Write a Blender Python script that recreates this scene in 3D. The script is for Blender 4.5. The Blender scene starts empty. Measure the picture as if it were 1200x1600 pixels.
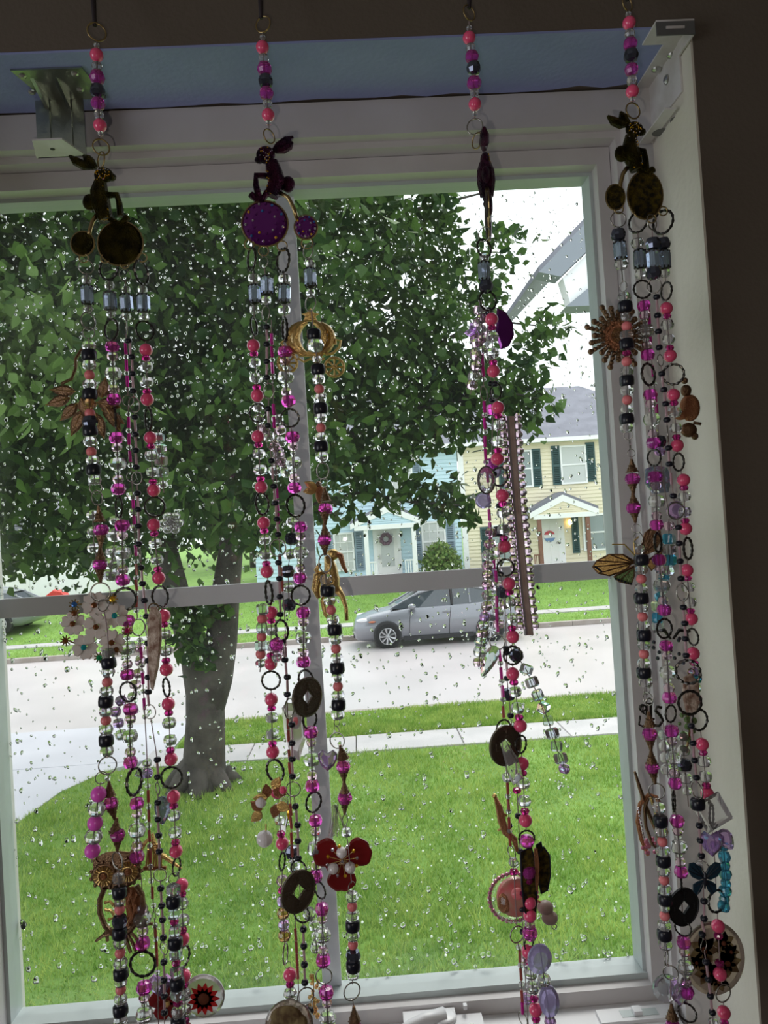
import bpy, math, random
import numpy as np
from mathutils import Vector, Matrix

# ---------------------------------------------------------------- camera, world, lights, exposure
sc = bpy.context.scene
COL = sc.collection
F = 1202.0
YAW, PITCH, ROLL = 0.0366, 0.0177, -0.0626
EYE = np.array([0.0, 0.0, 3.1])
w_ = np.array([math.sin(YAW)*math.cos(PITCH), math.cos(YAW)*math.cos(PITCH), math.sin(PITCH)])
r0 = np.array([math.cos(YAW), -math.sin(YAW), 0.0]); u0 = np.cross(r0, w_)
r_ = math.cos(ROLL)*r0 + math.sin(ROLL)*u0
u_ = -math.sin(ROLL)*r0 + math.cos(ROLL)*u0
camd = bpy.data.cameras.new('camera'); cam = bpy.data.objects.new('camera', camd); COL.objects.link(cam)
camd.sensor_fit = 'VERTICAL'; camd.sensor_height = 36; camd.lens = 36*F/1600
camd.clip_start = 0.02; camd.clip_end = 400
cam.matrix_world = Matrix(((r_[0], u_[0], -w_[0], EYE[0]), (r_[1], u_[1], -w_[1], EYE[1]), (r_[2], u_[2], -w_[2], EYE[2]), (0, 0, 0, 1)))
sc.camera = cam
sc.view_settings.view_transform = 'Standard'; sc.view_settings.look = 'None'
sc.view_settings.gamma = 1; sc.view_settings.use_curve_mapping = False
sc.view_settings.exposure = 0.75
sc.cycles.caustics_refractive = False; sc.cycles.caustics_reflective = False
sc.cycles.max_bounces = 10; sc.cycles.transmission_bounces = 9; sc.cycles.transparent_max_bounces = 14
sc.cycles.sample_clamp_indirect = 6

wd = bpy.data.worlds.new('overcast_sky'); sc.world = wd; wd.use_nodes = True
nt = wd.node_tree; bg = nt.nodes['Background']
tc = nt.nodes.new('ShaderNodeTexCoord'); sp = nt.nodes.new('ShaderNodeSeparateXYZ')
nt.links.new(tc.outputs['Generated'], sp.inputs[0])
rp = nt.nodes.new('ShaderNodeValToRGB'); nt.links.new(sp.outputs['Z'], rp.inputs[0])
rp.color_ramp.elements[0].position = 0.0; rp.color_ramp.elements[0].color = (0.80, 0.86, 0.90, 1)
rp.color_ramp.elements[1].position = 0.6; rp.color_ramp.elements[1].color = (0.90, 0.96, 1.0, 1)
nt.links.new(rp.outputs[0], bg.inputs[0]); bg.inputs[1].default_value = 1.35

def lamp(name, kind, loc, energy, color=(1, 1, 1), size=0.003, rot=None):
    d = bpy.data.lights.new(name, kind); d.energy = energy; d.color = color
    if kind == 'SUN': d.angle = size
    else: d.shadow_soft_size = size
    o = bpy.data.objects.new(name, d); COL.objects.link(o); o.location = loc
    if rot: o.rotation_euler = rot
    return o
lamp('hazy_sun', 'SUN', (0, 0, 20), 1.3, (1.0, 0.96, 0.9), math.radians(25), (math.radians(-32), math.radians(14), 0))
lamp('phone_flash', 'POINT', (-0.026, 0.0, 3.077), 1.05, (1.0, 0.9, 0.78), 0.003)

def fill_light(loc, energy, sx, sy, rot, color=(0.93, 0.96, 1.0)):
    d = bpy.data.lights.new('room_fill', 'AREA'); d.shape = 'RECTANGLE'; d.size = sx; d.size_y = sy; d.energy = energy; d.color = color
    o = bpy.data.objects.new('room_fill', d); COL.objects.link(o); o.location = loc; o.rotation_euler = rot
fill_light((-2.27, -0.75, 2.75), 11.5, 1.3, 1.3, (0, math.radians(-90), 0))  # added area light, no source behind it, lifts the dark room
random.seed(7); rng = np.random.default_rng(11)

def ray(px, py):
    d = w_*F + r_*(px-600) - u_*(py-800); return d/d[1]
def P(px, py, Y):
    """the point of the vertical plane y = Y seen at a pixel of the photograph"""
    return EYE + ray(px, py)*Y

# ---------------------------------------------------------------- materials
def mat(name, col, rough=0.5, metal=0.0, trans=0.0, ior=1.45, film=0.0, bump=0.0, bscale=60, var=None, vscale=8, sss=0.0, coat=0.0, spec=None):
    m = bpy.data.materials.new(name); m.use_nodes = True
    n = m.node_tree; b = n.nodes['Principled BSDF']
    b.inputs['Base Color'].default_value = (*col, 1); b.inputs['Roughness'].default_value = rough
    b.inputs['Metallic'].default_value = metal; b.inputs['Transmission Weight'].default_value = trans
    b.inputs['IOR'].default_value = ior
    if spec is not None: b.inputs['Specular IOR Level'].default_value = spec
    if coat: b.inputs['Coat Weight'].default_value = coat
    if film:
        b.inputs['Thin Film Thickness'].default_value = film; b.inputs['Thin Film IOR'].default_value = 1.8
    if sss:
        b.inputs['Subsurface Weight'].default_value = sss; b.inputs['Subsurface Radius'].default_value = (0.004, 0.002, 0.002)
    if bump or var:
        t = n.nodes.new('ShaderNodeTexCoord')
    if var:
        z = n.nodes.new('ShaderNodeTexNoise'); z.inputs['Scale'].default_value = vscale; z.inputs['Detail'].default_value = 5
        n.links.new(t.outputs['Object'], z.inputs['Vector'])
        x = n.nodes.new('ShaderNodeMix'); x.data_type = 'RGBA'
        x.inputs[6].default_value = (*col, 1); x.inputs[7].default_value = (*var, 1)
        k = n.nodes.new('ShaderNodeMapRange'); k.inputs[1].default_value = 0.38; k.inputs[2].default_value = 0.62
        n.links.new(z.outputs[0], k.inputs[0]); n.links.new(k.outputs[0], x.inputs[0])
        n.links.new(x.outputs[2], b.inputs['Base Color'])
    if bump:
        z2 = n.nodes.new('ShaderNodeTexNoise'); z2.inputs['Scale'].default_value = bscale; z2.inputs['Detail'].default_value = 4
        n.links.new(t.outputs['Object'], z2.inputs['Vector'])
        bp = n.nodes.new('ShaderNodeBump'); bp.inputs['Strength'].default_value = bump; bp.inputs['Distance'].default_value = 0.02
        n.links.new(z2.outputs[0], bp.inputs['Height']); n.links.new(bp.outputs[0], b.inputs['Normal'])
    return m

def leafmat(name, c1, c2, transl=0.35, rough=0.5, mottle=0.0):
    m = bpy.data.materials.new(name); m.use_nodes = True
    n = m.node_tree; b = n.nodes['Principled BSDF']; out = n.nodes['Material Output']
    g = n.nodes.new('ShaderNodeNewGeometry'); x = n.nodes.new('ShaderNodeMix'); x.data_type = 'RGBA'
    x.inputs[6].default_value = (*c1, 1); x.inputs[7].default_value = (*c2, 1)
    n.links.new(g.outputs['Random Per Island'], x.inputs[0])
    if mottle:
        tx = n.nodes.new('ShaderNodeTexCoord'); nz = n.nodes.new('ShaderNodeTexNoise'); nz.inputs['Scale'].default_value = mottle; nz.inputs['Detail'].default_value = 3
        n.links.new(tx.outputs['Object'], nz.inputs['Vector']); k = n.nodes.new('ShaderNodeMapRange'); k.inputs[1].default_value = 0.35; k.inputs[2].default_value = 0.65; k.inputs[3].default_value = -0.35; k.inputs[4].default_value = 0.35
        ad = n.nodes.new('ShaderNodeMath'); ad.operation = 'ADD'; ad.use_clamp = True
        n.links.new(nz.outputs[0], k.inputs[0]); n.links.new(k.outputs[0], ad.inputs[0]); n.links.new(g.outputs['Random Per Island'], ad.inputs[1]); n.links.new(ad.outputs[0], x.inputs[0])
    n.links.new(x.outputs[2], b.inputs['Base Color']); b.inputs['Roughness'].default_value = rough
    b.inputs['Specular IOR Level'].default_value = 0.12
    t = n.nodes.new('ShaderNodeBsdfTranslucent'); n.links.new(x.outputs[2], t.inputs[0])
    s = n.nodes.new('ShaderNodeMixShader'); s.inputs[0].default_value = transl
    n.links.new(b.outputs[0], s.inputs[1]); n.links.new(t.outputs[0], s.inputs[2]); n.links.new(s.outputs[0], out.inputs[0])
    return m

M = {}
# room
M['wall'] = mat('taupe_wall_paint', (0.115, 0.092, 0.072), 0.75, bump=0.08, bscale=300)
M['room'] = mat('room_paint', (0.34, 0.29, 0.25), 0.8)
M['floor'] = mat('carpet', (0.22, 0.18, 0.15), 0.95)
M['ceiling'] = mat('ceiling_white', (0.6, 0.58, 0.55), 0.9)
M['blue'] = mat('blue_reveal_paint', (0.29, 0.33, 0.58), 0.6, var=(0.25, 0.29, 0.53), vscale=9, bump=0.05, bscale=200)
M['jamb'] = mat('cream_reveal_paint', (0.68, 0.65, 0.57), 0.4, var=(0.62, 0.58, 0.5), vscale=6, bump=0.06, bscale=150)
M['vinyl'] = mat('white_vinyl', (0.62, 0.60, 0.61), 0.35, var=(0.54, 0.51, 0.51), vscale=7)
M['vinyl2'] = mat('white_vinyl_bright', (0.72, 0.71, 0.73), 0.3)
M['bead'] = mat('glazing_bead', (0.48, 0.53, 0.53), 0.35)
M['muntin'] = mat('muntin_grey', (0.78, 0.78, 0.83), 0.4)
M['steel'] = mat('zinc_steel', (0.42, 0.45, 0.40), 0.28, 1.0, bump=0.05, bscale=120)
M['whitemetal'] = mat('painted_white_metal', (0.62, 0.60, 0.60), 0.4, var=(0.5, 0.47, 0.45), vscale=30)
M['screw'] = mat('screw_steel', (0.55, 0.55, 0.52), 0.3, 1.0)
M['zinc'] = mat('dull_zinc', (0.16, 0.16, 0.16), 0.4, 0.5)
M['hole'] = mat('dark_slot', (0.03, 0.03, 0.03), 0.8)
# beads
M['coral'] = mat('coral_bead', (0.86, 0.095, 0.23), 0.22, coat=0.6, sss=0.25)
M['salmon'] = mat('salmon_bead', (0.80, 0.22, 0.24), 0.25, sss=0.2)
M['magenta'] = mat('magenta_crystal', (0.98, 0.12, 0.72), 0.04, 0, 0.75, 1.4)
M['opink'] = mat('orchid_bead', (0.85, 0.12, 0.65), 0.25, sss=0.2)
M['spacer'] = mat('raspberry_glass', (0.85, 0.05, 0.38), 0.05, 0, 0.8, 1.5)
M['clear'] = mat('clear_crystal', (0.98, 0.97, 0.99), 0.02, 0, 0.84, 1.4)
M['ab'] = mat('aurora_crystal', (0.95, 0.94, 1.0), 0.02, 0, 0.85, 1.42, film=420)
M['pinkclear'] = mat('pale_pink_crystal', (0.98, 0.72, 0.87), 0.03, 0, 0.88, 1.38)
M['lilac'] = mat('lilac_crystal', (0.72, 0.50, 0.97), 0.03, 0, 0.78, 1.45, film=500)
M['amber'] = mat('amber_crystal', (0.90, 0.50, 0.22), 0.04, 0, 0.85, 1.5)
M['cyan'] = mat('cyan_crystal', (0.12, 0.62, 0.92), 0.04, 0, 0.8, 1.5)
M['smoke'] = mat('hematite_crystal', (0.10, 0.11, 0.15), 0.05, 0.75, 0, 1.5)
M['barrel'] = mat('steel_blue_crystal', (0.55, 0.66, 0.85), 0.03, 0.25, 0.65, 1.6, film=360)
M['black'] = mat('black_bead', (0.008, 0.009, 0.018), 0.3)
M['tubem'] = mat('magenta_bugle', (0.90, 0.05, 0.50), 0.12, 0, 0.45, 1.5)
M['tubep'] = mat('pale_bugle', (0.85, 0.55, 0.62), 0.12, 0, 0.5, 1.5)
M['tubea'] = mat('brick_bugle', (0.60, 0.14, 0.12), 0.15, 0, 0.4, 1.5)
M['pearl'] = mat('white_pearl', (0.80, 0.76, 0.78), 0.2, coat=0.5)
M['gun'] = mat('gunmetal', (0.07, 0.065, 0.06), 0.3, 1.0)
M['wire'] = mat('wire_steel', (0.38, 0.36, 0.33), 0.25, 1.0)
M['brass'] = mat('dark_brass', (0.36, 0.26, 0.12), 0.3, 1.0)
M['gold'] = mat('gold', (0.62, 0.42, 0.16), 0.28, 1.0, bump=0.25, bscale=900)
M['bronze'] = mat('bronze', (0.20, 0.12, 0.07), 0.33, 1.0, bump=0.3, bscale=900)
M['copper'] = mat('copper_glitter', (0.45, 0.20, 0.10), 0.35, 0.9, bump=0.5, bscale=1200)
M['ribbon'] = mat('black_ribbon', (0.02, 0.012, 0.015), 0.7)
M['cord'] = mat('cord', (0.30, 0.22, 0.22), 0.5)
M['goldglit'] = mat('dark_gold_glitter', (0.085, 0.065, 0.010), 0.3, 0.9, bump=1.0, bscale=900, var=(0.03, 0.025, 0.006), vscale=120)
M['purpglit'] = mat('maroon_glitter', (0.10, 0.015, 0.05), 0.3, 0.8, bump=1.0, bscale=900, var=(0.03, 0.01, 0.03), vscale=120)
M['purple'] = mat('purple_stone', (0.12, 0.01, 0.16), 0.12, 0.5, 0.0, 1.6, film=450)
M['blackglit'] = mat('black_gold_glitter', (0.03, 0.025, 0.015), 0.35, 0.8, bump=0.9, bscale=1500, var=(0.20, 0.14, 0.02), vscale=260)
M['rhine'] = mat('rhinestone', (0.9, 0.85, 0.95), 0.05, 0.9)
M['rhinep'] = mat('pink_rhinestone', (0.9, 0.35, 0.5), 0.08, 0.4, 0.4)
M['petalw'] = mat('white_shell_petal', (0.72, 0.64, 0.60), 0.35, 0, 0.15, sss=0.3)
M['petalr'] = mat('oxblood_petal', (0.20, 0.010, 0.012), 0.2, coat=0.5)
M['antler'] = mat('antler', (0.62, 0.50, 0.42), 0.5, var=(0.24, 0.13, 0.09), vscale=160, bump=0.3, bscale=300)
M['resin'] = mat('clear_resin', (0.97, 0.93, 0.93), 0.06, 0, 0.6, 1.45)
M['resinb'] = mat('smoky_resin', (0.62, 0.52, 0.42), 0.08, 0, 0.75, 1.45)
M['daisy'] = mat('red_daisy', (0.60, 0.02, 0.02), 0.5)
M['daisyc'] = mat('daisy_centre', (0.13, 0.03, 0.01), 0.8)
M['dried'] = mat('dried_petal', (0.10, 0.055, 0.025), 0.8, var=(0.24, 0.18, 0.08), vscale=150)
M['coin'] = mat('old_brass_coin', (0.13, 0.105, 0.075), 0.42, 0.9, bump=0.25, bscale=500)
M['coinb'] = mat('black_coin', (0.015, 0.015, 0.017), 0.45, 0.4)
M['bflyb'] = mat('blue_black_enamel', (0.01, 0.03, 0.05), 0.25)
M['wood'] = mat('taupe_shell_bead', (0.40, 0.30, 0.27), 0.4)
M['lavdisc'] = mat('lavender_glass', (0.62, 0.55, 0.95), 0.12, 0, 0.55, 1.45)
M['globe'] = mat('globe_glass', (0.98, 0.93, 0.93), 0.0, 0, 1.0, 1.06)
M['redfill'] = mat('red_filling', (0.62, 0.10, 0.11), 0.4, var=(0.45, 0.25, 0.18), vscale=60)
M['gblue'] = mat('blue_gem', (0.05, 0.18, 0.5), 0.05, 0.4); M['gyel'] = mat('amber_gem', (0.75, 0.42, 0.02), 0.05, 0.4)
M['ggrn'] = mat('green_gem', (0.02, 0.35, 0.12), 0.05, 0.4); M['gteal'] = mat('teal_gem', (0.02, 0.40, 0.45), 0.05, 0.4)
M['gred'] = mat('ruby_gem', (0.45, 0.02, 0.12), 0.05, 0.4); M['gbrn'] = mat('topaz_gem', (0.20, 0.07, 0.02), 0.1, 0.3)
M['mint'] = mat('green_enamel', (0.18, 0.28, 0.10), 0.4, 0.3, bump=0.5, bscale=900)

# ---------------------------------------------------------------- mesh builder
class MB:
    def __init__(s): s.v = []; s.f = []; s.m = []; s.names = []
    def mi(s, name):
        if name not in s.names: s.names.append(name)
        return s.names.index(name)
    def add(s, vs, fs, mt):
        o = len(s.v); k = s.mi(mt)
        s.v.extend([tuple(map(float, p)) for p in vs]); s.f.extend([tuple(o+i for i in f) for f in fs]); s.m.extend([k]*len(fs))
    def lathe(s, prof, n, mt, c=(0, 0, 0), axis='z', sx=1, sy=1, ph=0.0):
        vs = []; fs = []
        for r, z in prof:
            for i in range(n):
                a = 2*math.pi*i/n + ph
                p = (r*math.cos(a)*sx, r*math.sin(a)*sy, z)
                if axis == 'y': p = (p[0], p[2], p[1])
                elif axis == 'x': p = (p[2], p[0], p[1])
                vs.append((c[0]+p[0], c[1]+p[1], c[2]+p[2]))
        flip = axis == 'y'
        for j in range(len(prof)-1):
            for i in range(n):
                q = (j*n+i, j*n+(i+1) % n, (j+1)*n+(i+1) % n, (j+1)*n+i)
                fs.append(q if (prof[j][1] < prof[-1][1] or j) and not flip else q[::-1])
        a = tuple(range(n)); b = tuple(range((len(prof)-1)*n, len(prof)*n))
        fs.append(a[::-1] if not flip else a); fs.append(b if not flip else b[::-1])
        s.add(vs, fs, mt)
    def ball(s, c, r, mt, nu=12, nv=8):
        if not hasattr(r, '__len__'): r = (r, r, r)
        vs = [(c[0], c[1], c[2]-r[2])]; fs = []
        for j in range(1, nv):
            t = -math.pi/2 + math.pi*j/nv
            for i in range(nu):
                a = 2*math.pi*i/nu
                vs.append((c[0]+r[0]*math.cos(t)*math.cos(a), c[1]+r[1]*math.cos(t)*math.sin(a), c[2]+r[2]*math.sin(t)))
        vs.append((c[0], c[1], c[2]+r[2])); top = len(vs)-1
        for i in range(nu):
            fs.append((0, 1+(i+1) % nu, 1+i)); b = 1+(nv-2)*nu
            fs.append((top, b+i, b+(i+1) % nu))
        for j in range(nv-2):
            for i in range(nu):
                fs.append((1+j*nu+i, 1+j*nu+(i+1) % nu, 1+(j+1)*nu+(i+1) % nu, 1+(j+1)*nu+i))
        s.add(vs, fs, mt)
    def box(s, a, b, mt):
        x0, y0, z0 = a; x1, y1, z1 = b
        vs = [(x0, y0, z0), (x1, y0, z0), (x1, y1, z0), (x0, y1, z0), (x0, y0, z1), (x1, y0, z1), (x1, y1, z1), (x0, y1, z1)]
        s.add(vs, [(0, 3, 2, 1), (4, 5, 6, 7), (0, 1, 5, 4), (1, 2, 6, 5), (2, 3, 7, 6), (3, 0, 4, 7)], mt)
    def tube(s, path, r, mt, n=6, closed=False):
        path = [np.array(p, float) for p in path]; k = len(path)
        rs = r if hasattr(r, '__len__') else [r]*k
        vs = []; fs = []; ref = np.array([0, 1.0, 0.07])
        for i, p in enumerate(path):
            t = (path[(i+1) % k]-path[i-1]) if closed else path[min(i+1, k-1)]-path[max(i-1, 0)]
            t = t/(np.linalg.norm(t)+1e-12)
            a = np.cross(t, ref)
            if np.linalg.norm(a) < 1e-3: a = np.cross(t, np.array([1.0, 0, 0]))
            a /= np.linalg.norm(a); b = np.cross(t, a)
            for j in range(n):
                q = 2*math.pi*j/n; vs.append(p + rs[i]*(math.cos(q)*a+math.sin(q)*b))
        for i in range(k if closed else k-1):
            for j in range(n):
                i2 = (i+1) % k
                fs.append((i*n+j, i*n+(j+1) % n, i2*n+(j+1) % n, i2*n+j))
        if not closed:
            fs.append(tuple(range(n))[::-1]); fs.append(tuple((k-1)*n+j for j in range(n)))
        s.add(vs, fs, mt)
    def ring(s, c, R, r, mt, n=20, m=5, rx=None, tilt=0.0, twist=False):
        rx = rx or R; pts = []
        for i in range(n):
            a = 2*math.pi*i/n; x = rx*math.cos(a); z = R*math.sin(a)
            pts.append((c[0]+x*math.cos(tilt), c[1]+x*math.sin(tilt), c[2]+z))
        s.tube(pts, [r*(1.25 if i % 2 else 0.75) for i in range(n)] if twist else r, mt, m, True)
    def poly(s, pts, th, mt, y=0.0, bev=0.0):
        """outline in x, z, given thickness th about y, with a bevelled front and back"""
        n = len(pts); cx = sum(p[0] for p in pts)/n; cz = sum(p[1] for p in pts)/n
        def ins(k): return [(cx+(p[0]-cx)*k, cz+(p[1]-cz)*k) for p in pts]
        L = [(ins(1-bev), y-th/2)] if bev else []
        L += [(pts, y-th/2*(0.4 if bev else 1)), (pts, y+th/2*(0.4 if bev else 1))]
        if bev: L += [(ins(1-bev), y+th/2)]
        vs = [(p[0], yy, p[1]) for q, yy in L for p in q]; fs = []
        for j in range(len(L)-1):
            for i in range(n): fs.append((j*n+i, j*n+(i+1) % n, (j+1)*n+(i+1) % n, (j+1)*n+i))
        fs.append(tuple(range(n))[::-1]); fs.append(tuple((len(L)-1)*n+i for i in range(n)))
        s.add(vs, fs, mt)
    def mesh(s, name, scale=1.0, smooth=False):
        me = bpy.data.meshes.new(name)
        v = s.v if scale == 1.0 else [(a*scale, b*scale, c*scale) for a, b, c in s.v]
        me.from_pydata(v, [], s.f)
        for nme in s.names: me.materials.append(M[nme])
        me.polygons.foreach_set('material_index', s.m)
        if smooth: me.polygons.foreach_set('use_smooth', [True]*len(s.f))
        me.update()
        import bmesh
        b = bmesh.new(); b.from_mesh(me); bmesh.ops.recalc_face_normals(b, faces=b.faces); b.to_mesh(me); b.free()
        return me
    def build(s, name, parent=None, loc=(0, 0, 0), rot=None, scale=1.0, smooth=False, label=None, cat=None, group=None, kind=None):
        return put(name, s.mesh(name, scale, smooth), parent, loc, rot, label, cat, group, kind)

def put(name, me, parent=None, loc=(0, 0, 0), rot=None, label=None, cat=None, group=None, kind=None):
    o = bpy.data.objects.new(name, me); COL.objects.link(o); o.location = loc
    if rot: o.rotation_euler = rot
    if parent: o.parent = parent
    if label: o['label'] = label
    if cat: o['category'] = cat
    if group: o['group'] = group
    if kind: o['kind'] = kind
    return o
def empty(name, loc=(0, 0, 0), label=None, cat=None, group=None, kind=None, parent=None, rot=None):
    return put(name, None, parent, loc, rot, label, cat, group, kind)
def boxes(lst):
    b = MB()
    for a, c, m in lst: b.box(a, c, m)
    return b
def raw_mesh(name, verts, faces, mt, tri=True):
    me = bpy.data.meshes.new(name); k = faces.shape[1]
    me.vertices.add(len(verts)); me.vertices.foreach_set('co', verts.astype(np.float32).ravel())
    me.loops.add(faces.size); me.loops.foreach_set('vertex_index', faces.astype(np.int32).ravel())
    me.polygons.add(len(faces)); me.polygons.foreach_set('loop_start', np.arange(0, faces.size, k, dtype=np.int32))
    me.update(); me.validate(); me.materials.append(mt); return me

# ---------------------------------------------------------------- the room and the window (structure)
H = 3.1
XL, XR, ZT, ZB = -0.377, 0.2679, H+0.3557, H-0.4776      # glass of the upper sash, in the plane y = 0.80
XJL, XJR, ZH, ZS = XL-0.0484, 0.3163, H+0.416, H-1.36    # opening in the wall
YW, YF, YG = 0.648, 0.74, 0.80
X0, X1, Yb, Z0, Z1 = -2.3, 1.5, -3.2, 1.5, 3.96
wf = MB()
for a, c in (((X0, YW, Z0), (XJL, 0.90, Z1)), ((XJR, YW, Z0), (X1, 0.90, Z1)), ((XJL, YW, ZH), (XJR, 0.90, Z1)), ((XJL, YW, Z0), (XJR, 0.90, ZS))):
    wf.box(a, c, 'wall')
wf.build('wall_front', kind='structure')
boxes([((X0-0.1, Yb, Z0), (X0, YW, Z1), 'room')]).build('wall_left', kind='structure')
boxes([((X1, Yb, Z0), (X1+0.1, YW, Z1), 'room')]).build('wall_right', kind='structure')
boxes([((X0-0.1, Yb-0.1, Z0), (X1+0.1, Yb, Z1), 'room')]).build('wall_back', kind='structure')
boxes([((X0-0.1, Yb-0.1, Z0-0.1), (X1+0.1, 0.90, Z0), 'floor')]).build('floor', kind='structure')
boxes([((X0-0.1, Yb-0.1, Z1), (X1+0.1, 0.90, Z1+0.1), 'ceiling')]).build('ceiling', kind='structure')
boxes([((X0, YW-0.012, Z0), (X1, YW, Z0+0.09), 'vinyl')]).build('baseboard_front', kind='structure')
# painted linings of the reveal: a pale blue head and cream sides
hd = MB(); n = 30
vs = []; fs = []
for i in range(n+1):
    x = XJL+(XJR-XJL)*i/n
    back = YF-0.002-(0.004+0.010*max(0, (i-24)/6))*random.random()
    for y in (YW+0.0004, back):
        for z in (ZH-0.002, ZH+0.002): vs.append((x, y, z))
for i in range(n):
    a = 4*i
    fs += [(a, a+2, a+6, a+4), (a+1, a+5, a+7, a+3), (a, a+4, a+5, a+1), (a+2, a+3, a+7, a+6)]
hd.add(vs, fs, 'blue'); hd.build('trim_1', kind='structure')
boxes([((XJR-0.002, YW+0.0005, ZS), (XJR+0.002, 0.86, ZH-0.002), 'jamb')]).build('trim_2', kind='structure')
boxes([((XJL-0.002, YW+0.0005, ZS), (XJL+0.002, 0.86, ZH-0.002), 'jamb')]).build('trim_3', kind='structure')

win = empty('window_1', (0, YG, ZB), kind='structure')
def wp(name, lst, **k):
    b = MB()
    for (a, c, m) in lst:
        b.box((a[0], a[1]-YG, a[2]-ZB), (c[0], c[1]-YG, c[2]-ZB), m)
    return b.build(name, win, **k)
A, B = 0.0288, 0.0341
wp('frame_head', [((XJL, YF, H+0.380), (XJR, 0.86, ZH-0.002), 'vinyl'), ((XJL+A, 0.754, H+0.3735), (XJR-A, 0.86, H+0.380), 'vinyl')])
wp('frame_jamb', [((XJR-A, YF, ZS), (XJR-0.002, 0.86, H+0.38), 'vinyl'), ((XJR-B, 0.754, ZS), (XJR-A, 0.86, H+0.3735), 'vinyl')])
wp('frame_jamb', [((XJL+0.002, YF, ZS), (XJL+A, 0.86, H+0.38), 'vinyl'), ((XJL+A, 0.754, ZS), (XJL+B, 0.86, H+0.3735), 'vinyl')])
wp('frame_sill', [((XJL, YF-0.02, ZS), (XJR, 0.9, ZS+0.03), 'vinyl')])
g = 0.0006
ys0, ys1 = 0.772, 0.815
zr = H-0.4926
wp('sash_rail', [((XJL+B+g, ys0, ZT), (XJR-B-g, ys1, H+0.3735-g), 'vinyl'), ((XL, 0.790, ZT-0.004), (XR, ys1, ZT), 'bead')])
wp('sash_rail', [((XJL+B+g, ys0, zr-0.035), (XJR-B-g, ys1, ZB), 'vinyl'), ((XL, 0.784, ZB), (XR, ys1, ZB+0.006), 'bead')])
wp('sash_stile', [((XR, ys0, ZB), (XJR-B-g, ys1, ZT), 'vinyl'), ((XR-0.0035, 0.788, ZB+0.006), (XR, ys1, ZT-0.004), 'bead')])
wp('sash_stile', [((XJL+B+g, ys0, ZB), (XL, ys1, ZT), 'vinyl'), ((XL, 0.788, ZB+0.006), (XL+0.0035, ys1, ZT-0.004), 'bead')])
# lower sash: meeting rail with its ledge, and its own stiles and pane below the picture
wp('meeting_rail', [((XJL+B+g, 0.727, zr-0.04), (XJR-B-g, 0.7715, zr), 'vinyl2')])
wp('lower_stile', [((XJR-B-0.04, 0.735, ZS+0.03), (XJR-B-g, 0.7715, zr-0.04), 'vinyl2')])
wp('lower_stile', [((XJL+B+g, 0.735, ZS+0.03), (XJL+B+0.04, 0.7715, zr-0.04), 'vinyl2')])
wp('lower_rail', [((XJL+B+0.04, 0.735, ZS+0.03), (XJR-B-0.04, 0.7715, ZS+0.09), 'vinyl2')])
xm, zm, hw = (XL+XR)/2, (ZT+ZB)/2, 0.0098
wp('muntin', [((xm-hw, 0.8065, ZB), (xm+hw, 0.8115, ZT), 'muntin')])
wp('muntin', [((XL, 0.8065, zm-hw), (xm-hw, 0.8115, zm+hw), 'muntin')])
wp('muntin', [((xm+hw, 0.8065, zm-hw), (XR, 0.8115, zm+hw), 'muntin')])
# pane: clear with a fresnel gloss
gm = bpy.data.materials.new('window_glass'); gm.use_nodes = True
gn = gm.node_tree; gn.nodes.remove(gn.nodes['Principled BSDF'])
tr = gn.nodes.new('ShaderNodeBsdfTransparent'); tr.inputs[0].default_value = (0.97, 0.985, 0.98, 1)
gl = gn.nodes.new('ShaderNodeBsdfGlossy'); gl.inputs['Roughness'].default_value = 0.01
fr = gn.nodes.new('ShaderNodeFresnel'); ge = gn.nodes.new('ShaderNodeNewGeometry'); mr = gn.nodes.new('ShaderNodeMapRange')
mr.inputs[3].default_value = 1.45; mr.inputs[4].default_value = 1/1.45      # the far face of the pane meets the ray unbent
gn.links.new(ge.outputs['Backfacing'], mr.inputs[0]); gn.links.new(mr.outputs[0], fr.inputs[0])
mx = gn.nodes.new('ShaderNodeMixShader')
gn.links.new(fr.outputs[0], mx.inputs[0]); gn.links.new(tr.outputs[0], mx.inputs[1]); gn.links.new(gl.outputs[0], mx.inputs[2])
hz = gn.nodes.new('ShaderNodeBsdfTranslucent'); hz.inputs[0].default_value = (0.9, 0.93, 0.95, 1)
m2 = gn.nodes.new('ShaderNodeMixShader'); m2.inputs[0].default_value = 0.005      # faint scatter added in the glass for the bright haze over the view
gn.links.new(mx.outputs[0], m2.inputs[1]); gn.links.new(hz.outputs[0], m2.inputs[2])
gn.links.new(m2.outputs[0], gn.nodes['Material Output'].inputs[0])
M['pane'] = gm
wp('pane', [((XL, 0.8005, ZB), (XR, 0.8145, ZT), 'pane')])   # sealed unit, the muntins inside it
wp('pane', [((XJL+B+0.04, 0.752, ZS+0.09), (XJR-B-0.04, 0.755, zr-0.04), 'pane')])
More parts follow.
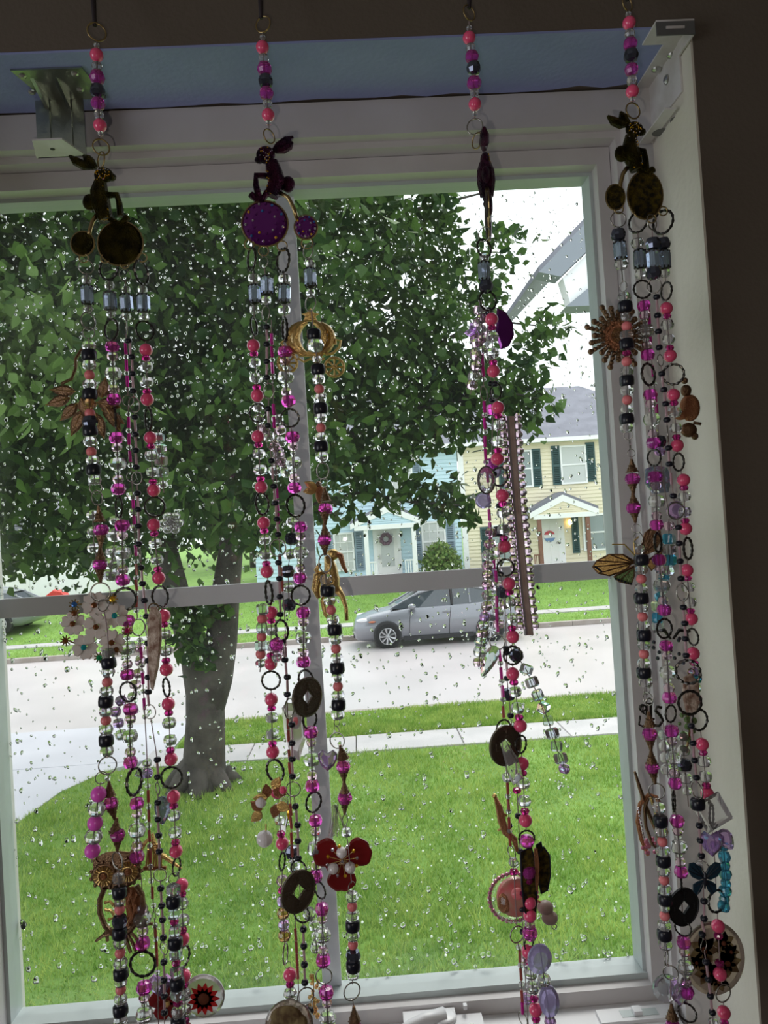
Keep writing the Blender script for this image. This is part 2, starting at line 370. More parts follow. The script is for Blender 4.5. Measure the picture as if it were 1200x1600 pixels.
# sash lock with its lever on the ledge, and the tilt latch at the right
YL = 0.748
def onl(px, py, z):  # point of the ledge plane at height z
    d = ray(px, py); t = (z-H)/d[2]; return EYE+d*t
lk = empty('sash_lock', (0, 0, 0), parent=win)
def wl(b, name, parent, smooth=False):
    b.v = [(x, y-YG, z-ZB) for x, y, z in b.v]; return b.build(name, parent, smooth=smooth)
c0 = onl(640, 1600, zr); c1 = onl(752, 1590, zr)
xa, xb = c0[0]-0.006, c1[0]
b = MB(); b.box((xa, 0.7350, zr), (xb-0.026, 0.7700, zr+0.0115), 'vinyl2'); b.box((xb-0.027, 0.7345, zr), (xb, 0.7660, zr+0.0065), 'vinyl2')
b.box((xa-0.012, 0.737, zr), (xa+0.03, 0.757, zr+0.006), 'vinyl2')
wl(b, 'lock_body', lk)
b = MB(); b.lathe([(0.0028, 0), (0.0028, 0.0012)], 12, 'screw', (xb-0.012, 0.747, zr+0.0065)); wl(b, 'screw', lk)
b = MB(); zl = zr+0.0115
b.lathe([(0.0115, zl), (0.0115, zl+0.003), (0.009, zl+0.0045)], 20, 'vinyl2', (xa+0.040, 0.7525, 0))
b.tube([(xa+0.040, 0.7525, zl+0.004), (xa+0.02, 0.747, zl+0.005), (xa+0.002, 0.742, zl+0.002), (xa-0.010, 0.740, zl-0.004)], [0.0075, 0.006, 0.005, 0.0035], 'vinyl2', 8)
wl(b, 'lever', lk, True)
b = MB(); b.box((xa+0.060, 0.764, zl), (xa+0.0635, 0.769, zl+0.004), 'vinyl2'); wl(b, 'stop', lk)
tl = empty('tilt_latch', (0, 0, 0), parent=win)
xa, xb = onl(935, 1592, zr)[0], onl(1046, 1570, zr)[0]
b = MB(); b.box((xa, 0.7400, zr), (xb, 0.7600, zr+0.0032), 'vinyl2'); wl(b, 'latch_plate', tl)
b = MB(); b.box((xa+0.022, 0.7450, zr+0.0032), (xa+0.058, 0.7555, zr+0.0036), 'bead'); wl(b, 'slot', tl)
b = MB(); b.box((xa+0.034, 0.7455, zr+0.0036), (xa+0.042, 0.7550, zr+0.0075), 'vinyl2'); wl(b, 'slider', tl)

# rain on the outside of the glass
def drops():
    V = []; Fc = []; o = 0
    rows = []
    for _ in range(8200):
        px = random.uniform(0, 985); py = 275+1260*random.random()**1.0
        t = (py-275)/1250
        if random.random() > (1.0 if t < 0.3 else 0.62 if t < 0.62 else 0.42): continue
        p = P(px, py, 0.8146)
        if not (XL+0.004 < p[0] < XR-0.004 and ZB+0.008 < p[2] < ZT-0.006): continue
        r = (0.00055+0.0012*random.random()**2.0)*(1.0+0.9*t*random.random())
        rows.append((p[0], p[2], r, 1.0+(0.9*random.random()**2 if t > 0.2 else 0.3*random.random())))
    for _ in range(16):      # large blobs at the foot of the pane
        p = P(random.choice([random.uniform(20, 180), random.uniform(520, 960)]), random.uniform(1440, 1520), 0.8146)
        if XL+0.01 < p[0] < XR-0.01 and p[2] > ZB+0.01: rows.append((p[0], p[2], random.uniform(0.0022, 0.0038), 1.1))
    n = 9
    for x, z, r, e in rows:
        lean = random.uniform(-0.35, 0.35); jit = [random.uniform(0.8, 1.2) for _ in range(n)]
        for k, (q, d) in enumerate(((1.0, 0.0), (0.88, 0.55), (0.5, 0.92))):
            for i in range(n):
                a = 2*math.pi*i/n; dz = math.sin(a)*e; dx = math.cos(a)+lean*dz
                V.append((x+r*q*dx*jit[i], 0.8146+r*d, z+r*q*dz*jit[i]))
        V.append((x, 0.8146+r*1.02, z)); V.append((x, 0.8146, z))
        for k in range(2):
            for i in range(n):
                a, b_, c, d = o+k*n+i, o+k*n+(i+1) % n, o+(k+1)*n+(i+1) % n, o+(k+1)*n+i
                Fc += [(a, c, b_), (a, d, c)]
        for i in range(n):
            Fc.append((o+2*n+i, o+3*n, o+2*n+(i+1) % n)); Fc.append((o+i, o+(i+1) % n, o+3*n+1))
        o += 3*n+2
    return np.array(V), np.array(Fc)
M['water'] = mat('rain_water', (1, 1, 1), 0.0, 0, 1.0, 1.33)
dv, df = drops()
me = raw_mesh('raindrops', dv, df, M['water']); me.polygons.foreach_set('use_smooth', [True]*len(me.polygons))
import bmesh
bm = bmesh.new(); bm.from_mesh(me); bmesh.ops.recalc_face_normals(bm, faces=bm.faces); bm.to_mesh(me); bm.free()
put('raindrops', me, label='rain drops scattered over the outside of the window pane', cat='water', kind='stuff')

# ---------------------------------------------------------------- the two blind brackets in the reveal
zt = ZH-0.0021
br = empty('blind_bracket', P(85, 160, 0.70), 'bare zinc metal blind bracket screwed under the blue window head', 'bracket')
bo = np.array(br.location)
def bp(b, name, parent=None, smooth=False, o=None):
    q = bo if o is None else o
    b.v = [(x-q[0], y-q[1], z-q[2]) for x, y, z in b.v]; return b.build(name, parent or br, smooth=smooth)
xa, xb = P(16, 110, 0.668)[0], P(128, 110, 0.668)[0]
ya, yb = 0.668, 0.716
b = MB(); b.add([(xa, ya, zt), (xb, ya, zt), (xb+0.006, yb, zt), (xa+0.012, yb, zt), (xa, ya, zt-0.0015), (xb, ya, zt-0.0015), (xb+0.006, yb, zt-0.0015), (xa+0.012, yb, zt-0.0015)],
                [(0, 1, 2, 3), (7, 6, 5, 4), (0, 4, 5, 1), (1, 5, 6, 2), (2, 6, 7, 3), (3, 7, 4, 0)], 'steel'); bp(b, 'top_plate')
pa, pb = P(58, 200, yb)[0], P(133, 200, yb)[0]; zb_ = P(95, 246, yb)[2]
b = MB(); b.box((pa, yb-0.0015, zb_), (pb, yb, zt-0.0015), 'steel')
for x in (pa+0.010, pb-0.014):
    b.box((x, yb-0.0035, zb_+0.004), (x+0.003, yb-0.0015, zt-0.0015), 'steel')
    b.add([(x, ya+0.012, zt-0.0015), (x+0.003, ya+0.012, zt-0.0015), (x+0.003, yb-0.0015, zt-0.0015), (x, yb-0.0015, zt-0.0015), (x, yb-0.0015, zt-0.012), (x+0.003, yb-0.0015, zt-0.012)],
          [(0, 1, 2, 3), (0, 4, 5, 1), (0, 3, 4), (1, 5, 2), (3, 2, 5, 4)], 'steel')
bp(b, 'back_plate')
fa = P(50, 219, 0.684)[0]; fb = P(97, 219, 0.684)[0]
b = MB(); zz = zb_
b.add([(fa, 0.684, zz), (fb, 0.684, zz), (pb, yb, zz), (pa-0.002, yb, zz), (fa, 0.684, zz+0.0015), (fb, 0.684, zz+0.0015), (pb, yb, zz+0.0015), (pa-0.002, yb, zz+0.0015)],
      [(0, 3, 2, 1), (4, 5, 6, 7), (0, 1, 5, 4), (1, 2, 6, 5), (2, 3, 7, 6), (3, 0, 4, 7)], 'whitemetal'); bp(b, 'foot_plate')
b = MB(); b.lathe([(0.0022, zz-0.0003), (0.0022, zz+0.0001)], 10, 'hole', (P(82, 232, 0.7)[0], 0.70, 0)); bp(b, 'screw_hole')
for px, py in ((36, 128), (50, 147), (118, 130), (126, 148)):
    q = P(px, py, 0.69); yy = 0.415*F/(H+0.415-H)*0+ (0.676 if py < 140 else 0.700)
    b = MB(); b.lathe([(0.0034, zt-0.0015), (0.0032, zt-0.0026), (0.0018, zt-0.0038)], 10, 'screw', (P(px, py, yy)[0], yy, 0)); bp(b, 'screw')

wb = empty('corner_bracket', (XJR-0.02, 0.70, ZH-0.02), 'white painted metal bracket in the upper right corner of the window reveal', 'bracket')
wo = np.array(wb.location)
xr_ = XJR-0.0022
xl_ = P(1003, 120, 0.72)[0]
def wbp(b, name, smooth=False): return bp(b, name, wb, smooth, wo)
zlo = P(1030, 214, 0.725)[2]; zmid = P(1035, 165, 0.69)[2]
b = MB(); b.box((xl_, 0.668, zt-0.0016), (xr_, 0.738, zt), 'whitemetal'); wbp(b, 'top_plate')
b = MB(); b.box((xl_, 0.7365, zlo), (xr_, 0.738, zt-0.0016), 'whitemetal'); wbp(b, 'back_plate')
b = MB(); b.box((xr_-0.0016, 0.668, zmid), (xr_, 0.7365, zt-0.0016), 'whitemetal'); wbp(b, 'side_plate')
b = MB(); b.box((xl_, 0.675, zlo), (xr_-0.004, 0.7365, zlo+0.0016), 'whitemetal'); wbp(b, 'foot_plate')
b = MB()
b.box((xr_-0.034, 0.636, zt-0.0016), (xr_-0.001, 0.668, zt), 'whitemetal'); b.box((xr_-0.034, 0.636, zt-0.013), (xr_-0.001, 0.6376, zt-0.0016), 'zinc')
b.box((xr_-0.026, 0.6352, zt-0.0082), (xr_-0.010, 0.636, zt-0.0060), 'whitemetal')
b.box((xr_-0.0026, 0.6376, zt-0.013), (xr_-0.001, 0.668, zt-0.0016), 'whitemetal')
wbp(b, 'front_tab')
for k, (x, y) in enumerate(((xl_+0.014, 0.684), (xl_+0.008, 0.705))):
    b = MB(); b.lathe([(0.0045, zt-0.0016), (0.0042, zt-0.003), (0.002, zt-0.0044)], 12, 'screw', (x, y, 0)); wbp(b, 'screw')
b = MB(); b.lathe([(0.0045, xr_-0.0016), (0.0042, xr_-0.003), (0.002, xr_-0.0044)], 12, 'screw', (0, 0.695, zt-0.018), axis='x'); wbp(b, 'screw')
for (x, y) in ((xl_+0.020, 0.693), (xl_+0.012, 0.716)):
    b = MB(); b.lathe([(0.0072, zlo-0.0004), (0.0072, zlo+0.0001)], 18, 'zinc', (x, y, 0)); wbp(b, 'screw_hole')
b = MB(); b.lathe([(0.002, 0.7361), (0.002, 0.7365)], 10, 'hole', (xl_+0.016, 0, zt-0.016), axis='y'); wbp(b, 'screw_hole')
# ---------------------------------------------------------------- outdoors: ground
def rmat(name, c1, c2, scale, rough=0.9, bump=0.3, bscale=40):
    return mat(name, c1, rough, var=c2, vscale=scale, bump=bump, bscale=bscale)
M['lawn'] = rmat('lawn_soil', (0.17, 0.30, 0.05), (0.13, 0.24, 0.04), 1.5)
M['street'] = mat('wet_concrete_street', (0.53, 0.48, 0.48), 0.28, var=(0.46, 0.42, 0.42), vscale=0.5, bump=0.1, bscale=30)
M['walk'] = mat('concrete_walk', (0.47, 0.44, 0.44), 0.45, var=(0.40, 0.38, 0.38), vscale=2, bump=0.15, bscale=60)
M['drive'] = mat('wet_concrete_drive', (0.56, 0.55, 0.60), 0.3, var=(0.50, 0.49, 0.54), vscale=1.0, bump=0.1, bscale=40)
M['kerb'] = mat('kerb_stone', (0.34, 0.30, 0.27), 0.7, var=(0.27, 0.23, 0.2), vscale=3)
def gz(y): return 0.0 if y < 24.9 else 0.15 + (y-25)*0.125
lw = MB(); xsd = -4.1
# near lawn with a rounded corner by the driveway
pts = [(-4.05, 1.0), (9.0, 1.0), (9.0, 10.64), (-3.62, 10.64), (-3.95, 9.9), (-4.08, 8.6)]
lw.add([(x, y, 0.0) for x, y in pts] + [(x, y, -0.15) for x, y in pts], [tuple(range(6))] + [(i, i+6, (i+1) % 6+6, (i+1) % 6) for i in range(6)], 'lawn')
lw.build('ground_lawn', kind='structure')
boxes([((-2.9, 11.51, -0.15), (30, 13.05, 0.0), 'lawn')]).build('ground_verge', kind='structure')
boxes([((-60, 22.1, -0.15), (60, 24.0, 0.02), 'lawn')]).build('far_verge', kind='structure')
b = MB()
for i in range(30):
    a0, a1 = 24.9+i*0.6, 25.5+i*0.6
    z0, z1 = min(0.03+max(0, a0-25.0)*0.135, 1.0), min(0.03+max(0, a1-25.0)*0.135, 1.0)
    b.add([(-60, a0, z0), (60, a0, z0), (60, a1, z1), (-60, a1, z1)], [(0, 1, 2, 3)], 'lawn')
b.add([(-150, 42.9, 1.0), (150, 42.9, 1.0), (150, 160, 1.6), (-150, 160, 1.6)], [(0, 1, 2, 3)], 'lawn')
b.build('far_lawn', kind='structure')
boxes([((-60, 13.0, -0.3), (60, 22.0, -0.10), 'street')]).build('street', kind='structure')
def slabs(name, x0, x1, y0, y1, step, m, z0=-0.12, z1=0.015, only=None):
    root = empty(name, ((x0+x1)/2, (y0+y1)/2, 0), kind='structure')
    k = int(round((x1-x0)/step)); me = None
    b = MB(); w = step-0.012; d = y1-y0
    b.box((-w/2, -d/2, z0), (w/2, d/2, z1-0.008), m); b.box((-w/2+0.008, -d/2+0.008, z1-0.008), (w/2-0.008, d/2-0.008, z1), m)
    me = b.mesh('paving_slab')
    for i in range(k):
        put('paving_slab', me, root, (x0+step*(i+0.5)-(x0+x1)/2, 0, random.uniform(-0.004, 0.004)))
    return root
slabs('sidewalk_near', -3.2, 10.3, 10.66, 11.49, 1.5, 'walk')
slabs('sidewalk_far', -30, 30, 24.02, 24.88, 3.0, 'walk', -0.1, 0.05)
def kerbs(name, x0, x1, y0, y1, z1, step=3.0):
    root = empty(name, ((x0+x1)/2, (y0+y1)/2, 0), kind='structure')
    b = MB(); b.box((-step/2+0.006, -(y1-y0)/2, -0.2), (step/2-0.006, (y1-y0)/2, z1), 'kerb'); me = b.mesh('kerb_stone')
    for i in range(int(round((x1-x0)/step))): put('kerb_stone', me, root, (x0+step*(i+0.5)-(x0+x1)/2, 0, 0))
kerbs('kerb_near', -2.9, 18.1, 13.05, 13.2, 0.0)
kerbs('kerb_far', -30, 30, 21.9, 22.1, 0.03)
dr = empty('driveway', (-6.6, 7, 0), kind='structure')
for y0, y1 in ((1.0, 4.2), (4.22, 7.6), (7.62, 11.0), (11.02, 13.2)):
    xr2 = -4.06 if y1 < 11 else -3.0
    b = MB()
    if y1 < 12 and y1 > 10: o4 = [(-9.2, y0), (-4.06, y0), (-4.06, 8.6), (-3.93, 9.9), (-3.6, 10.64), (-3.22, y1), (-9.2, y1)]
    elif y1 > 12: o4 = [(-9.4, y0), (-3.21, y0), (-2.91, 11.6), (-2.91, y1), (-9.6, y1)]
    else: o4 = [(-9.2, y0), (-4.06, y0), (-4.06, y1), (-9.2, y1)]
    k = len(o4)
    b.add([(x+6.6, y-7, 0.012) for x, y in o4]+[(x+6.6, y-7, -0.15) for x, y in o4], [tuple(range(k)), tuple(range(2*k-1, k-1, -1))]+[(i, i+k, (i+1) % k+k, (i+1) % k) for i in range(k)], 'drive')
    b.build('concrete_slab', dr)
boxes([((-60, 1.0, -0.3), (-9.6, 13.0, -0.02), 'lawn')]).build('side_lawn', kind='structure')
boxes([((-60, 0.95, -0.5), (60, 13.0, -0.16), 'lawn')]).build('ground_base', kind='structure')

# grass blades
def grass(name, n, x0, x1, y0, y1, zf, h0, h1, wd, mt, label, keep=None, blue=0):
    x = rng.uniform(x0, x1, n); y = y0+(y1-y0)*rng.random(n)**1.25
    if keep is not None:
        k = keep(x, y); x = x[k]; y = y[k]
    n = len(x); z = zf(y); h = rng.uniform(h0, h1, n)*(0.75+0.35*np.sin(x*1.7+np.sin(y*1.1)*2)*np.sin(y*2.3+x*0.6)); a = rng.uniform(0, 6.283, n)
    lx = rng.normal(0, 0.45, n)*h; ly = rng.normal(0, 0.45, n)*h; s = wd*(0.6+0.8*rng.random(n))
    V = np.empty((n, 3, 3))
    V[:, 0] = np.stack([x-np.cos(a)*s, y-np.sin(a)*s, z], 1); V[:, 1] = np.stack([x+np.cos(a)*s, y+np.sin(a)*s, z], 1)
    V[:, 2] = np.stack([x+lx, y+ly, z+h], 1)
    me = raw_mesh(name, V.reshape(-1, 3), np.arange(3*n).reshape(-1, 3), mt)
    return put(name, me, label=label, cat='grass', kind='stuff')
G1 = leafmat('grass_blades', (0.15, 0.30, 0.035), (0.42, 0.52, 0.13), 0.4, 0.6, 2.2)
G2 = leafmat('far_grass_blades', (0.26, 0.42, 0.10), (0.38, 0.52, 0.15), 0.4, 0.6)
zero = lambda y: np.zeros_like(y)
grass('lawn_grass', 130000, -4.1, 5.6, 4.7, 10.62, zero, 0.045, 0.10, 0.0045, G1, 'bright green lawn right below the window', lambda x, y: (x > np.interp(y, [8.6, 9.9, 10.64], [-4.06, -3.93, -3.6])) & (np.hypot(x+2.13, y-9.75) > 0.4))
grass('verge_grass', 40000, -2.85, 6.0, 11.52, 13.05, zero, 0.045, 0.10, 0.006, G1, 'strip of green grass between the near sidewalk and the street')
grass('far_verge_grass', 12000, -14, 11, 22.12, 24.0, lambda y: np.full_like(y, 0.02), 0.05, 0.10, 0.012, G2, 'strip of grass behind the silver car, along the far kerb')
grass('far_lawn_grass', 21000, -15.9, 14, 24.9, 29.6, lambda y: 0.03+np.clip(y-25.0, 0, None)*0.135, 0.05, 0.11, 0.014, G2, 'sloping lawn in front of the two townhouses', lambda x, y: ~((x < -10.9) & (y > 25.8) & (y < 28.2)))
M['clover'] = mat('clover_white', (0.75, 0.78, 0.68), 0.8)
b = MB()
for _ in range(260):
    x, y = random.uniform(-1.5, 2.4), 5.0+4.0*random.random()**2
    b.ball((x, y, random.uniform(0.05, 0.09)), random.uniform(0.006, 0.011), 'clover', 5, 4)
b.build('clover_flowers', label='tiny white clover heads dotted over the near lawn', cat='flowers', kind='stuff')

# ---------------------------------------------------------------- trees
M['bark'] = mat('bark', (0.036, 0.030, 0.025), 0.95, bump=1.0, bscale=11, var=(0.075, 0.064, 0.054), vscale=4)
LF = leafmat('maple_leaves', (0.012, 0.038, 0.009), (0.078, 0.148, 0.028), 0.36, 0.45)  # darkened so the leaf colour carries the shade inside the crown
LFB = leafmat('lit_maple_leaves', (0.045, 0.10, 0.028), (0.14, 0.22, 0.055), 0.4, 0.5)  # lighter copy, the light on the near bough is in its colour
LF2 = leafmat('far_leaves', (0.022, 0.055, 0.022), (0.05, 0.10, 0.035), 0.2, 0.6)
LF3 = leafmat('shrub_leaves', (0.10, 0.19, 0.05), (0.28, 0.36, 0.12), 0.3, 0.6)
def leaves_mesh(name, C, size, mt, droop=0.5):
    n = len(C); d = rng.normal(size=(n, 3)); d[:, 2] -= droop; d /= np.linalg.norm(d, axis=1)[:, None]
    s = np.cross(d, rng.normal(size=(n, 3))); s /= np.linalg.norm(s, axis=1)[:, None]; nn = np.cross(d, s)
    L = size*(0.7+0.6*rng.random(n))[:, None]
    V = np.empty((n, 6, 3))
    V[:, 0] = C; V[:, 1] = C+d*L*0.35+s*L*0.34+nn*L*0.05; V[:, 2] = C+d*L*0.68+s*L*0.22; V[:, 3] = C+d*L-nn*L*0.12
    V[:, 4] = C+d*L*0.68-s*L*0.22; V[:, 5] = C+d*L*0.35-s*L*0.34+nn*L*0.05
    base = np.arange(n)[:, None]*6
    Fc = np.concatenate([base+np.array(q) for q in ((0, 1, 2), (0, 2, 3), (0, 3, 4), (0, 4, 5))], 1).reshape(-1, 3)
    return raw_mesh(name, V.reshape(-1, 3), Fc, mt)

YT = 9.75
tree = empty('shade_tree', (-2.13, YT, 0), 'big leafy shade tree on the front lawn, its thick trunk forking low', 'tree')
to = np.array(tree.location)
def tp(px, py, Y=YT): return P(px, py, Y)-to
tb = MB()
tb.tube([tp(318, 1262), tp(318, 1228), tp(319, 1190), tp(321, 1130), tp(320, 1080), tp(305, 1030), tp(288, 970, 9.7), tp(270, 900, 9.6), tp(240, 780, 9.4), tp(200, 640, 9.2), tp(150, 400, 9.0)],
        [0.42, 0.31, 0.265, 0.245, 0.24, 0.18, 0.16, 0.15, 0.12, 0.09, 0.03], 'bark', 14)
tb.tube([tp(322, 1120), tp(334, 1060), tp(346, 1000), tp(352, 930), tp(362, 850, 9.9), tp(390, 720, 10.1), tp(430, 560, 10.2), tp(470, 380, 10.2)],
        [0.2, 0.235, 0.20, 0.18, 0.15, 0.12, 0.08, 0.03], 'bark', 14)
for k in range(7):
    a = k*0.9+0.3; tb.tube([(0, 0, 0.35), (0.30*math.cos(a), 0.30*math.sin(a), 0.1), (0.50*math.cos(a), 0.50*math.sin(a), -0.05)], [0.16, 0.12, 0.05], 'bark', 8)
tb.build('trunk', tree, smooth=True)
def branch(pts, r, parent=tree, name='branch'):
    q = MB(); q.tube(pts, r, 'bark', 6); q.build(name, parent, smooth=True)
branch([tp(362, 850, 9.9), tp(450, 800, 9.5), tp(560, 772, 9.2), tp(650, 785, 9.0), tp(725, 790, 8.9)], [0.09, 0.06, 0.035, 0.018, 0.006])
branch([tp(390, 720, 10.1), tp(500, 640, 9.6), tp(640, 560, 9.2), tp(760, 500, 9.0), tp(850, 510, 8.9)], [0.08, 0.06, 0.04, 0.02, 0.006])
branch([tp(430, 560, 10.2), tp(520, 440, 10.0), tp(640, 330, 9.6), tp(760, 300, 9.3)], [0.06, 0.045, 0.03, 0.01])
branch([tp(390, 720, 10.1), tp(520, 690, 9.3), tp(650, 640, 8.8), tp(780, 610, 8.6), tp(850, 625, 8.6)], [0.07, 0.05, 0.03, 0.015, 0.006])
branch([tp(240, 780, 9.4), tp(120, 700, 8.6), tp(20, 560, 7.8), tp(-60, 500, 7.4)], [0.08, 0.06, 0.03, 0.01])
branch([tp(200, 640, 9.2), tp(60, 520, 9.8), tp(-120, 380, 10.4)], [0.08, 0.05, 0.015])
branch([tp(390, 720, 10.1), tp(330, 600, 11.4), tp(300, 420, 12.2)], [0.08, 0.06, 0.02])
Lc = []
def clump(px, py, Y, n, rad, flat=0.7):
    c = P(px, py, Y); q = rng.normal(size=(n, 3))*rad*np.array([1, 1, flat])*0.6; Lc.append(c+q)
def low(x):   # lower edge of the crown
    return float(np.interp(x, [-300, 0, 240, 290, 400, 470, 540, 600, 660, 760, 860], [900, 905, 905, 880, 880, 850, 815, 770, 705, 640, 600]))
cnt = 0
while cnt < 1300:
    x = random.uniform(-260, 700); y = random.uniform(-180, 900)
    if y > low(x)-25: continue
    if x > 530 and y < 640:
        if random.random() < np.interp(x, [530, 620, 700], [0.35, 0.7, 0.92])*(1.0 if y < 480 else 0.55): continue
    Y = random.uniform(6.8, 13.0) if x < 520 else random.uniform(8.0, 11.5)
    clump(x, y, Y, 56, random.uniform(0.22, 0.5)); cnt += 1
for _ in range(85):   # open sprays at the right
    x = random.uniform(560, 800); y = random.uniform(300, 700)
    clump(x, y, random.uniform(8.4, 9.6), 26, random.uniform(0.15, 0.33))
for x, y in [(640, 765), (665, 780), (690, 770), (700, 795), (720, 785), (675, 800), (735, 800), (610, 775), (585, 770), (655, 755), (708, 760)]:
    clump(x, y, 9.0, 26, 0.17)
for x, y in [(800, 600), (820, 580), (845, 620), (770, 640), (800, 650), (740, 660), (835, 560), (855, 505), (760, 560), (780, 690), (700, 650), (725, 620), (790, 625), (815, 640), (745, 600), (850, 515)]:
    clump(x, y, 8.7, 38, 0.24)
for x, y in [(292, 985), (305, 1000), (290, 1015), (310, 1035), (285, 960), (320, 960), (340, 940), (300, 945), (275, 940)]:
    clump(x, y, 9.35, 34, 0.17)
nb0 = sum(len(q) for q in Lc)
for _ in range(46):   # near bright bough at the left
    clump(random.uniform(-60, 135), random.uniform(470, 640), random.uniform(6.0, 7.2), 50, 0.26)
Lc = np.concatenate(Lc); Ly = np.arange(len(Lc)) >= nb0
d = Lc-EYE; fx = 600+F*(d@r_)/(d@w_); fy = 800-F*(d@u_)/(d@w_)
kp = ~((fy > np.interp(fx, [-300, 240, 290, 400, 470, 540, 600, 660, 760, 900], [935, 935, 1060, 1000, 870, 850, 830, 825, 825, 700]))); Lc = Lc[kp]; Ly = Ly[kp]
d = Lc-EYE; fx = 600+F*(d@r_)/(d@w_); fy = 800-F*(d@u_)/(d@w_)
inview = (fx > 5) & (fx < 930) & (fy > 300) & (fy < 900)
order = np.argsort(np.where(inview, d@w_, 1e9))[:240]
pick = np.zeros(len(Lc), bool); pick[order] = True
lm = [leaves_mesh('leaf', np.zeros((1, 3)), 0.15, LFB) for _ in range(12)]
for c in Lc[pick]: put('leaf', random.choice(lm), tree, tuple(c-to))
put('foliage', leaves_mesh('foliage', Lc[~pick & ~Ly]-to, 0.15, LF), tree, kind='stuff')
put('lit_foliage', leaves_mesh('lit_foliage', Lc[~pick & Ly]-to, 0.15, LFB), tree, kind='stuff')  # bough leaves in the lighter, painted-lit colour

def far_tree(name, px, pybase, Y, h, rad, n, label, z0=0.9, size=0.42, group='trees across the street'):
    c = P(px, pybase, Y); t = empty(name, (c[0], Y, z0), label, 'tree', group)
    b = MB(); b.tube([(0, 0, -0.1), (0.1, 0, h*0.3), (0, 0.1, h*0.75)], [rad*0.09, rad*0.07, 0.03], 'bark', 8); b.build('trunk', t, smooth=True)
    q = rng.normal(size=(n, 3)); q /= np.linalg.norm(q, axis=1)[:, None]; q *= (rng.random(n)**0.4)[:, None]
    lob = rng.normal(size=(14, 3))*0.35; q = q*0.62+lob[rng.integers(0, 14, n)]
    q = q*np.array([rad, rad, h*0.40])+np.array([0, 0, h*0.58])
    q = q[q[:, 2] > 0.5]
    put('foliage', leaves_mesh('foliage', q, size, LF2), t, kind='stuff')
far_tree('garden_tree', 95, 900, 47, 14, 5.2, 5200, 'dark green tree across the street, behind the crown of the near tree at the left')
far_tree('garden_tree', 255, 900, 62, 18, 7.5, 5200, 'dark green tree across the street, standing behind the near tree trunk')
far_tree('garden_tree', 400, 900, 48, 13, 4.0, 4200, 'dark green tree beside the blue townhouse, behind the forking trunk')
far_tree('garden_tree', -170, 900, 56, 15, 5.0, 4200, 'dark green tree farthest left across the street, beyond the white garage')

# ---------------------------------------------------------------- the two townhouses
M['cream'] = mat('cream_siding', (0.74, 0.67, 0.49), 0.6)
M['bluesid'] = mat('pale_blue_siding', (0.50, 0.66, 0.73), 0.6)
M['white'] = mat('white_trim', (0.80, 0.80, 0.79), 0.5)
M['roof'] = mat('grey_shingles', (0.20, 0.20, 0.235), 0.85, var=(0.16, 0.16, 0.19), vscale=2.0, bump=0.4, bscale=8)
M['shutg'] = mat('dark_green_shutter', (0.035, 0.085, 0.085), 0.6)
M['shutb'] = mat('slate_blue_shutter', (0.26, 0.34, 0.41), 0.6)
M['hglass'] = mat('house_glass', (0.20, 0.25, 0.24), 0.05, spec=0.8)
M['curtain'] = mat('curtained_glass', (0.50, 0.52, 0.50), 0.1)
M['door'] = mat('white_door', (0.76, 0.75, 0.72), 0.4)
M['post'] = mat('brown_post', (0.20, 0.09, 0.06), 0.6)
M['wreath'] = mat('dusky_wreath', (0.20, 0.12, 0.16), 0.9, bump=1, bscale=40)
M['flagr'] = mat('flag_red', (0.55, 0.08, 0.10), 0.7); M['flagb'] = mat('flag_blue', (0.15, 0.25, 0.45), 0.7); M['flagw'] = mat('flag_white', (0.75, 0.75, 0.75), 0.7)
lampm = bpy.data.materials.new('porch_lamp_glow'); lampm.use_nodes = True
lampm.node_tree.nodes['Principled BSDF'].inputs['Emission Color'].default_value = (1, 0.62, 0.2, 1)
lampm.node_tree.nodes['Principled BSDF'].inputs['Emission Strength'].default_value = 4; M['glow'] = lampm
YH = 31.0
def hx(px): return float(P(px, 800, YH)[0])
def zc(py): return H+(804-py)/38.8      # heights on the cream house
def zb2(py): return H+(821-py)/38.8     # heights on the blue house
